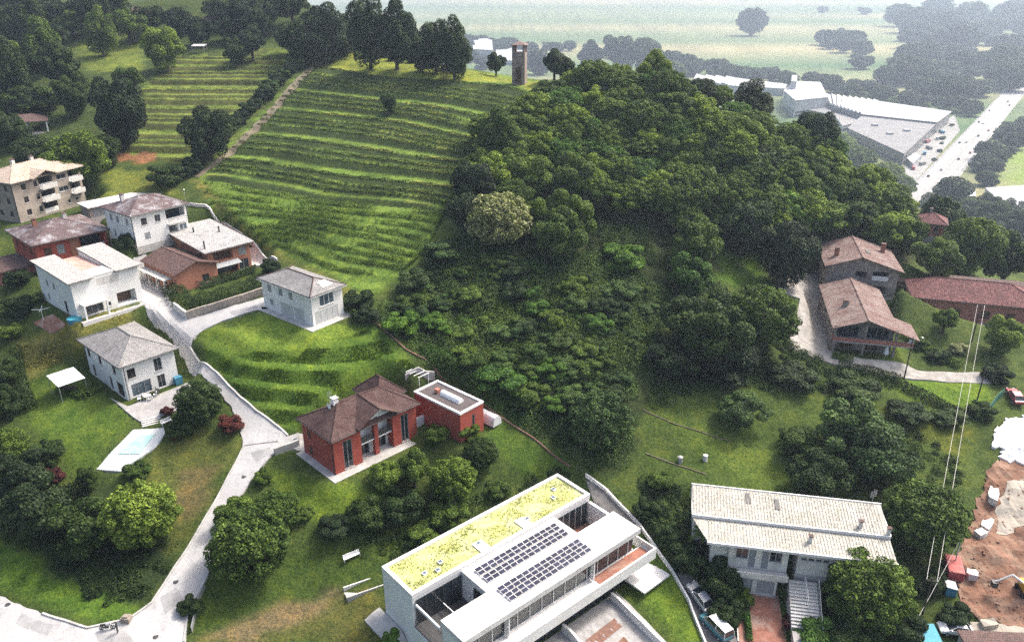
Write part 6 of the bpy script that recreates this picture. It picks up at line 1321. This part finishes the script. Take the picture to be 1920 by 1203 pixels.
# white awning by the grey hipped house
p = at(130, 735); r = empty('awning', p, R(48), 'white garden awning on thin posts left of the grey roofed house', 'awning')
MB().slab([(-2, -2.2, 2.6), (2.2, -2.2, 2.6), (2.2, 2.4, 3.0), (-2, 2.4, 3.0)], .06).build('canopy', 'white_paint', r)
for x in (-1.9, 2.1):
    for y, z in ((-2.1, 2.53), (2.3, 2.93)): MB().tube((x, y, -.4), (x, y, z), .05, n=6).build('post', 'metal_grey', r)
m = MB(); m.box(-1, -.6, .68, 1, .6, .74); m.box(-.9, -.5, 0, -.8, -.4, .68); m.box(.8, .4, 0, .9, .5, .68); m.box(-.9, .4, 0, -.8, .5, .68); m.box(.8, -.5, 0, .9, -.4, .68)
o = m.build('garden_table', 'wood_dark'); o.location = p + Vector((.2, .2, .1)); tag(o, 'dark garden table under the white awning', 'table')
def seat(name, px, py, ang, w_, mat, label, back=True, cat='chair'):
    p = at(px, py); o = empty(name, p + Vector((0, 0, .1)), R(ang), label, cat); MB().box(-w_ / 2, -.25, .4, w_ / 2, .25, .46).build('seat', mat, o)
    if back: MB().box(-w_ / 2, .2, .463, w_ / 2, .26, .9).build('backrest', mat, o)
    for x in (-1, 1):
        for y in (-1, 1): MB().box(x * (w_ / 2 - .06) - .03, y * .2 - .03, -.1, x * (w_ / 2 - .06) + .03, y * .2 + .03, .398).build('leg', mat, o)
seat('garden_bench', 660, 1047, 35, 2.4, 'white_paint', 'white bench on the lawn left of the white villa', cat='bench')
seat('garden_bench', 176, 92, -12, 4.0, 'white_paint', 'pale bench in the upper left meadow, nearer of two', False, 'bench'); seat('garden_bench', 180, 86, -12, 4.0, 'wood_dark', 'dark bench in the upper left meadow, farther of two', False, 'bench')
for i, (a, b, g_) in enumerate([(262,752,20),(272,748,110),(284,750,200),(292,744,300)]): seat('patio_chair', a, b, g_, .55, 'white_paint', 'white patio chair at the patio table', True, 'chair'); bpy.data.objects[-1]['group'] = '' if False else None
for o in [o for o in bpy.data.objects if o.name.startswith('patio_chair')]: o['group'] = 'patio chairs'
p = at(277, 749); o = MB().tube((0, 0, .05), (0, 0, .7), .06, n=8).tube((0, 0, .7), (0, 0, .75), .6, n=16).tube((0, 0, 0), (0, 0, .05), .3, n=12).build('patio_table', 'white_paint'); o.location = p + Vector((0, 0, .1)); tag(o, 'round white table on the grey patio', 'table')
for i, (a, b) in enumerate([(313,795),(296,738)]): seat('sun_lounger', a, b, 50 + 60 * i, 1.7, ['white_paint', 'cloth_dark'][i], ['white lounger at the pool terrace steps', 'dark sofa on the patio against the house wall'][i], True, 'lounger')
st = pw([(264,790),(300,778)]); A, B = Vector(st[0]), Vector(st[1]); d = (B - A); d.z = 0; r = empty('garden_steps', A, math.atan2(d.y, d.x), 'stone steps from the patio down to the pool terrace', 'steps')
for k in range(4): MB().box(0, -.35 * k - .33, -1, d.length, -.35 * k, .28 - .17 * k).build('step', 'concrete_pale', r)
p = at(375, 99); o = MB().slab([(-2.2, -1.4, 2.2), (2.2, -1.4, 2.2), (2.2, 1.4, 2.6), (-2.2, 1.4, 2.6)], .06); 
for x in (-2, 2):
    for y, z in ((-1.3, 2.16), (1.3, 2.5)): o.tube((x, y, -.3), (x, y, z), .06, n=5)
o = o.build('field_shelter', 'factory_white'); o.location = p; tag(o, 'small pale roofed shelter at the top of the upper left vineyard', 'shelter')
# concrete blocks, sheets and machines on the building site
for i, (a, b, s, an) in enumerate([(1862,930,1.8,60),(1850,985,1.6,50),(1838,1002,.9,30),(1822,1078,.7,80),(1852,1172,1.1,10)]):
    p = at(a, b); m = MB(); m.prism([(-s, -.5, 0), (-s * .1, -.7, .2), (s * .9, -.6, .1), (s * 1.1, 0, -.1), (s, .5, .15), (0, .75, -.1), (-s * .8, .6, .1)], -.6, .55); o = m.build('concrete_block', 'concrete_pale' if i != 4 else 'soil_pale'); o.location = p; o.rotation_euler = (0, 0, R(an))
    tag(o, ['large broken concrete slab on the red soil', 'broken concrete slab below the large one on the red soil', 'small concrete block beside the soil bank', 'pale stone beside the red container', 'pale boulder beside the white parked car'][i], 'concrete block')
drape('white_sheeting', pw([(1886,788),(1990,770),(1990,872),(1900,868),(1873,858),(1884,842),(1858,838),(1866,808)]), 'tarp_white', .3, .5, .3, kind=None, rag=.25, carve=0)
me_ = bpy.data.objects['white_sheeting'].data
for v in me_.vertices: v.co.z += .16 * math.sin(v.co.x * 2.1 + v.co.y) * math.sin(v.co.y * 2.7 - v.co.x * .8) + .07 * math.sin(v.co.x * 6 + v.co.y * 5)
tag(bpy.data.objects['white_sheeting'], 'torn white sheeting spread over the top of the building site', 'sheeting')
p = at(1786, 1072); r = empty('skip_container', p, R(72), 'red open container standing at the edge of the building site', 'container')
m = MB(); m.box(-1.9, -1, .1, 1.9, 1, .25); m.box(-1.9, -1, .25, -1.8, 1, 1.5); m.box(1.8, -1, .25, 1.9, 1, 1.5); m.box(-1.8, -1, .25, 1.8, -.9, 1.5); m.box(-1.8, .9, .25, 1.8, 1, 1.5); m.build('tub', 'car_red', r); MB().box(-1.78, -.88, 1.2, 1.78, .88, 1.53).build('lid', 'paint_red', r)
for x in (-1.5, 1.5): MB().box(x - .1, -.9, -.4, x + .1, .9, .098).build('skid', 'metal_dark', r)
p = at(1780, 1108); r = empty('blue_bin', p, R(75), 'blue box bin below the red container', 'bin'); MB().box(-.8, -.65, -.3, .8, .65, 1.1).build('body', 'paint_blue', r); MB().slab([(-.85, -.7, 1.12), (.85, -.7, 1.12), (.85, .7, 1.3), (-.85, .7, 1.3)], .05).build('lid', 'factory_white', r)
p = at(1930, 1112); r = empty('excavator', p, R(170), 'yellow excavator at the right edge of the building site', 'excavator')
for s in (-1, 1): MB().prism([(-1.5, s * .9 - .25), (1.5, s * .9 - .25), (1.5, s * .9 + .25), (-1.5, s * .9 + .25)], 0, .7).build('track', 'rubber', r)
MB().box(-1.6, -1.1, .72, 1.2, 1.1, 1.6).build('body', 'paint_yellow', r); MB().box(.1, .1, 1.602, 1.15, 1.05, 2.7).build('cab', 'glass_dark', r)
m = MB(); m.tube((1.0, -.2, 1.4), (2.6, -.2, 2.6), .2, .16, 6); m.tube((2.6, -.2, 2.6), (4.4, -.2, 1.2), .15, .12, 6); m.build('boom', 'coping_white', r); MB().prism([(4.1, -.6), (4.8, -.6), (4.8, .2), (4.1, .2)], .4, 1.2).build('bucket', 'metal_dark', r)
p = at(1726, 1199); o = MB().slab([(-2, -1.3, .9), (2, -1.3, 1.0), (2, 1.3, 1.5), (-2, 1.3, 1.4)], .05).tube((-1.9, -1.2, -.4), (-1.9, -1.2, .86), .05, n=5).tube((1.9, -1.2, -.4), (1.9, -1.2, .95), .05, n=5).tube((1.9, 1.2, -.4), (1.9, 1.2, 1.4), .05, n=5).tube((-1.9, 1.2, -.4), (-1.9, 1.2, 1.3), .05, n=5).build('tarp_shelter', 'tarp_turquoise'); o.location = p; tag(o, 'turquoise tarp roof at the bottom edge right of the trees', 'tarp')
p = at(1868, 1232); r = empty('brown_shed', p, R(-4), 'low shed with brown flat roof at the bottom right', 'shed'); MB().box(-4, -2, -1, 4, 2, 1.9).build('wall', 'plaster_cream', r); MB().box(-4.3, -2.3, 1.903, 4.3, 2.3, 2.1).build('roof', 'tile_brown', r)
n_ = 420; cc = rng.uniform([1800, 880], [1930, 1180], (n_, 2)); bm_ = MB()
for a, b in cc:
    if not inpoly(np.array(a), np.array(b), SITE): continue
    p = at(a, b); s_ = random.uniform(.05, .22); q = [(p.x + s_ * math.cos(t) * random.uniform(.6, 1.2), p.y + s_ * math.sin(t) * random.uniform(.6, 1.2)) for t in (0, 1.3, 2.6, 3.9, 5.2)]; bm_.prism(q, p.z - .1, p.z + s_ * random.uniform(.3, .9))
bm_.build('rubble', 'soil_red')['kind'] = 'stuff'
# green netting fence by the red car
px_wall('netting_fence', [(1852,775),(1866,755),(1880,742)], .06, 1.5, 'netting', 'green netting fence beside the red car', 'fence')
p = at(918, 790); m = MB(); n_ = 10
for i in range(n_):
    a, b = math.pi * i / n_, math.pi * (i + 1) / n_; f = lambda t, x: (x, .95 * math.cos(t) * (1 + .06 * math.sin(5 * x + t * 3)), 1.7 * math.sin(t) ** .7 if 0 < t < math.pi else 0)
    for x0, x1 in ((-1.7, -.6), (-.6, .6), (.6, 1.7)): m.face([f(a, x0), f(b, x0), f(b, x1), f(a, x1)])
    for x0 in (-1.7, 1.7): m.face([(x0, 0, 0), f(a, x0), f(b, x0)])
o = m.build('covered_pile', 'tarp_white'); o.location = p; o.rotation_euler = (0, 0, R(-42)); tag(o, 'pile under white sheeting behind the flat red annex', 'covered pile')
p = at(775, 722); r = empty('pergola', p, R(48), 'small white pergola frame behind the red villa', 'pergola')
for i in range(4): MB().tube((-.2, -1.5 + i, 2.0), (2.2, -1.5 + i, 2.0), .06, n=5).build('beam', 'white_paint', r)
for x in (0, 2):
    for y in (-1.5, 1.5): MB().tube((x, y, -.4), (x, y, 1.94), .06, n=5).build('post', 'white_paint', r)
# garden clutter by the large white house
p = at(82, 601); r = empty('clothes_dryer', p, R(20), 'white rotary clothes dryer in the garden left of the large white house', 'clothes dryer'); MB().tube((0, 0, -.3), (0, 0, 2.2), .06, n=6).build('post', 'white_paint', r)
for k in range(4): a = k * 1.57; MB().tube((0, 0, 2.1), (math.cos(a) * 1.4, math.sin(a) * 1.4, 2.3), .06, n=5).build('arm', 'white_paint', r)
drape('paved_terrace', pw([(62,605),(100,590),(125,610),(95,625)]), 'pave_terracotta', .07, .6)
p = at(140, 601); r = empty('paddling_pool', p, 0, 'small blue round pool beside the large white house', 'pool'); MB().tube((0, 0, -.3), (0, 0, .55), 1.2, n=20).build('rim', 'paint_blue', r); MB().tube((0, 0, .552), (0, 0, .56), 1.08, n=20).build('water', 'tarp_turquoise', r)
for i, (a, b) in enumerate([(1322,862),(1275,865)]):
    p = at(a, b); o = MB().tube((0, 0, -.2), (0, 0, .9), .4, .36, 10).tube((0, 0, .9), (0, 0, .98), .42, .2, 10).build('water_butt', 'concrete_pale' if i == 0 else 'metal_grey'); o.location = p; tag(o, ['pale water butt on the meadow terraces', 'grey water butt on the lower meadow terrace'][i], 'barrel')
p = at(1672 - 12, 668); o = MB().tube((0, 0, 0), (0, 0, 2.0), .5, .08, 12).tube((0, 0, -.6), (0, 0, 0), .06, n=6).build('closed_parasol', 'white_paint'); o.location = p + Vector((0, 0, .6)); tag(o, 'closed white parasol in front of the lower farmhouse', 'parasol')
# motorbike and person at the lane junction
p = at(202, 1180); r = empty('motorbike', p + Vector((0, 0, .08)), R(8), 'black motorbike parked at the grass corner of the lower lane', 'motorbike')
for x in (-.65, .65):
    m = MB(); nn = 16
    for i in range(nn): a, b = 2 * math.pi * i / nn, 2 * math.pi * (i + 1) / nn; m.tube((x + .28 * math.cos(a), 0, .32 + .28 * math.sin(a)), (x + .28 * math.cos(b), 0, .32 + .28 * math.sin(b)), .05, n=5, caps=False)
    wl = m.build('wheel', 'rubber', r); MB().tube((x, -.05, .32), (x, .05, .32), .16, n=10).build('hub', 'metal_grey', wl)
m = MB(); m.tube((-.65, 0, .32), (-.1, 0, .5), .06, n=6); m.tube((-.1, 0, .5), (.35, 0, .8), .07, n=6); m.tube((.35, 0, .85), (.65, 0, .32), .045, n=6); m.box(-.25, -.13, .3, .22, .13, .58); m.build('frame', 'metal_dark', r)
m = MB(); m.prism([(-.75, -.12), (-.05, -.16), (-.05, .16), (-.75, .12)], .72, .84); m.build('seat', 'rubber', r); MB().prism([(-.04, -.16), (.35, -.12), (.35, .12), (-.04, .16)], .68, .95).build('fuel_tank', 'car_silver', r)
m = MB(); m.tube((.34, -.36, 1.02), (.34, .36, 1.02), .025, n=6); m.tube((.34, 0, .8), (.34, 0, 1.02), .03, n=6); m.build('handlebar', 'metal_grey', r); MB().tube((.48, 0, .88), (.56, 0, .87), .1, n=10).build('headlight', 'white_paint', r)
def person(px, py, ang, label):
    p = at(px, py); me = bpy.data.meshes.new('body'); V = []; E = []; Rd = []
    def add(v, r_, par=None):
        V.append(v); Rd.append(r_)
        if par is not None: E.append((par, len(V) - 1))
        return len(V) - 1
    pel = add((0, 0, .95), .145); w_ = add((0, 0, 1.12), .125, pel); ch = add((.02, 0, 1.32), .155, w_); nk = add((.03, 0, 1.5), .06, ch); hd0 = add((.04, 0, 1.6), .085, nk); hd = add((.05, 0, 1.7), .095, hd0); add((.05, 0, 1.76), .07, hd)
    for s in (-1, 1):
        h = add((0, s * .1, .88), .095, pel); k = add((.05, s * .12, .48), .065, h); an = add((0, s * .13, .09), .045, k); add((.16, s * .14, .04), .04, an)
        sh = add((.02, s * .19, 1.42), .065, ch); el = add((.03 + .05 * s, s * .27, 1.14), .045, sh); wr = add((.16, s * .26, .93), .03, el); pm = add((.2, s * .255, .87), .034, wr)
        for f in range(4): q = add((.22 + .01 * f, s * (.235 + .014 * f), .83 - .01 * f), .0095, pm); add((.225 + .01 * f, s * (.235 + .014 * f), .785 - .004 * f), .008, q)
        q = add((.235, s * .22, .87), .011, pm); add((.255, s * .21, .845), .009, q)
    me.from_pydata(V, E, []); o = empty('person', p + Vector((0, 0, .07)), R(ang), label, 'person'); b = link('body', me, o, 'cloth_dark')
    b.modifiers.new('skin', 'SKIN'); ly_ = me.skin_vertices[0] if me.skin_vertices else None
    if ly_ is None:
        bpy.context.view_layer.objects.active = b; bpy.ops.mesh.customdata_skin_add(); ly_ = me.skin_vertices[0]
    for i, r_ in enumerate(Rd): ly_.data[i].radius = (r_, r_)
    ly_.data[0].use_root = True; sb = b.modifiers.new('sub', 'SUBSURF'); sb.levels = 1; sb.render_levels = 1
    fm = MB(); n_ = 8
    for i in range(n_):
        for j in range(5):
            c = lambda a, e: (.055 + .1 * math.cos(e) * math.cos(a), .088 * math.cos(e) * math.sin(a), 1.675 + .125 * math.sin(e))
            a0, a1 = -1.2 + 2.4 * i / n_, -1.2 + 2.4 * (i + 1) / n_; e0_, e1_ = -1.1 + 2.0 * j / 5, -1.1 + 2.0 * (j + 1) / 5; fm.face([c(a0, e0_), c(a1, e0_), c(a1, e1_), c(a0, e1_)])
    fm.box(.15, -.014, 1.655, .175, .014, 1.69); fm.build('face', 'skin', o)
    hm = MB()
    for i in range(12):
        for j in range(4):
            c = lambda a, e: (.045 + .107 * math.cos(e) * math.cos(a), .1 * math.cos(e) * math.sin(a), 1.7 + .115 * math.sin(e))
            a0, a1 = 2 * math.pi * i / 12, 2 * math.pi * (i + 1) / 12; e0_, e1_ = .15 + 1.4 * j / 4, .15 + 1.4 * (j + 1) / 4; hm.face([c(a0, e0_), c(a1, e0_), c(a1, e1_), c(a0, e1_)])
    hm.build('hair', 'cloth_brown', o); return o
person(222, 1186, 190, 'person in dark clothes standing next to the black motorbike')
p = at(238, 1163); o = MB().prism([(-.6, -.4), (.5, -.5), (.6, .4), (-.4, .5)], -.2, .7).prism([(-.4, -.3), (.3, -.3), (.4, .2)], .7, .9).build('boulder', 'stone_beige'); o.location = p; tag(o, 'pale boulder on the grass corner of the lower lane', 'boulder')
px_wall('fence', [(360,1185),(372,1130),(385,1100)], .08, .9, 'metal_grey', 'grey metal fence panel beside the lower lane', 'fence')

# ---------------------------------------------------------------- haze over the plain
hm_ = bpy.data.materials.new('haze'); hm_.use_nodes = True; hn = hm_.node_tree; hn.nodes.clear()
ho = hn.nodes.new('ShaderNodeOutputMaterial'); hv = hn.nodes.new('ShaderNodeVolumePrincipled'); hv.inputs['Color'].default_value = (.68, .82, 1, 1); hv.inputs['Density'].default_value = .0002; hv.inputs['Anisotropy'].default_value = .35
hn.links.new(hv.outputs[0], ho.inputs['Volume'])
mb = MB().box(-9500, -900, PLAIN_Z - 1, 9500, 15500, 86); hz = mb.build('haze', hm_); hz['kind'] = 'stuff'

# the ground lies a little lower under roads and paving so that it never shows through
gme = bpy.data.objects['ground'].data
gme.vertices.foreach_set('co', np.stack([XX, YY, ZG], -1).reshape(-1).astype(np.float32)); gme.update()
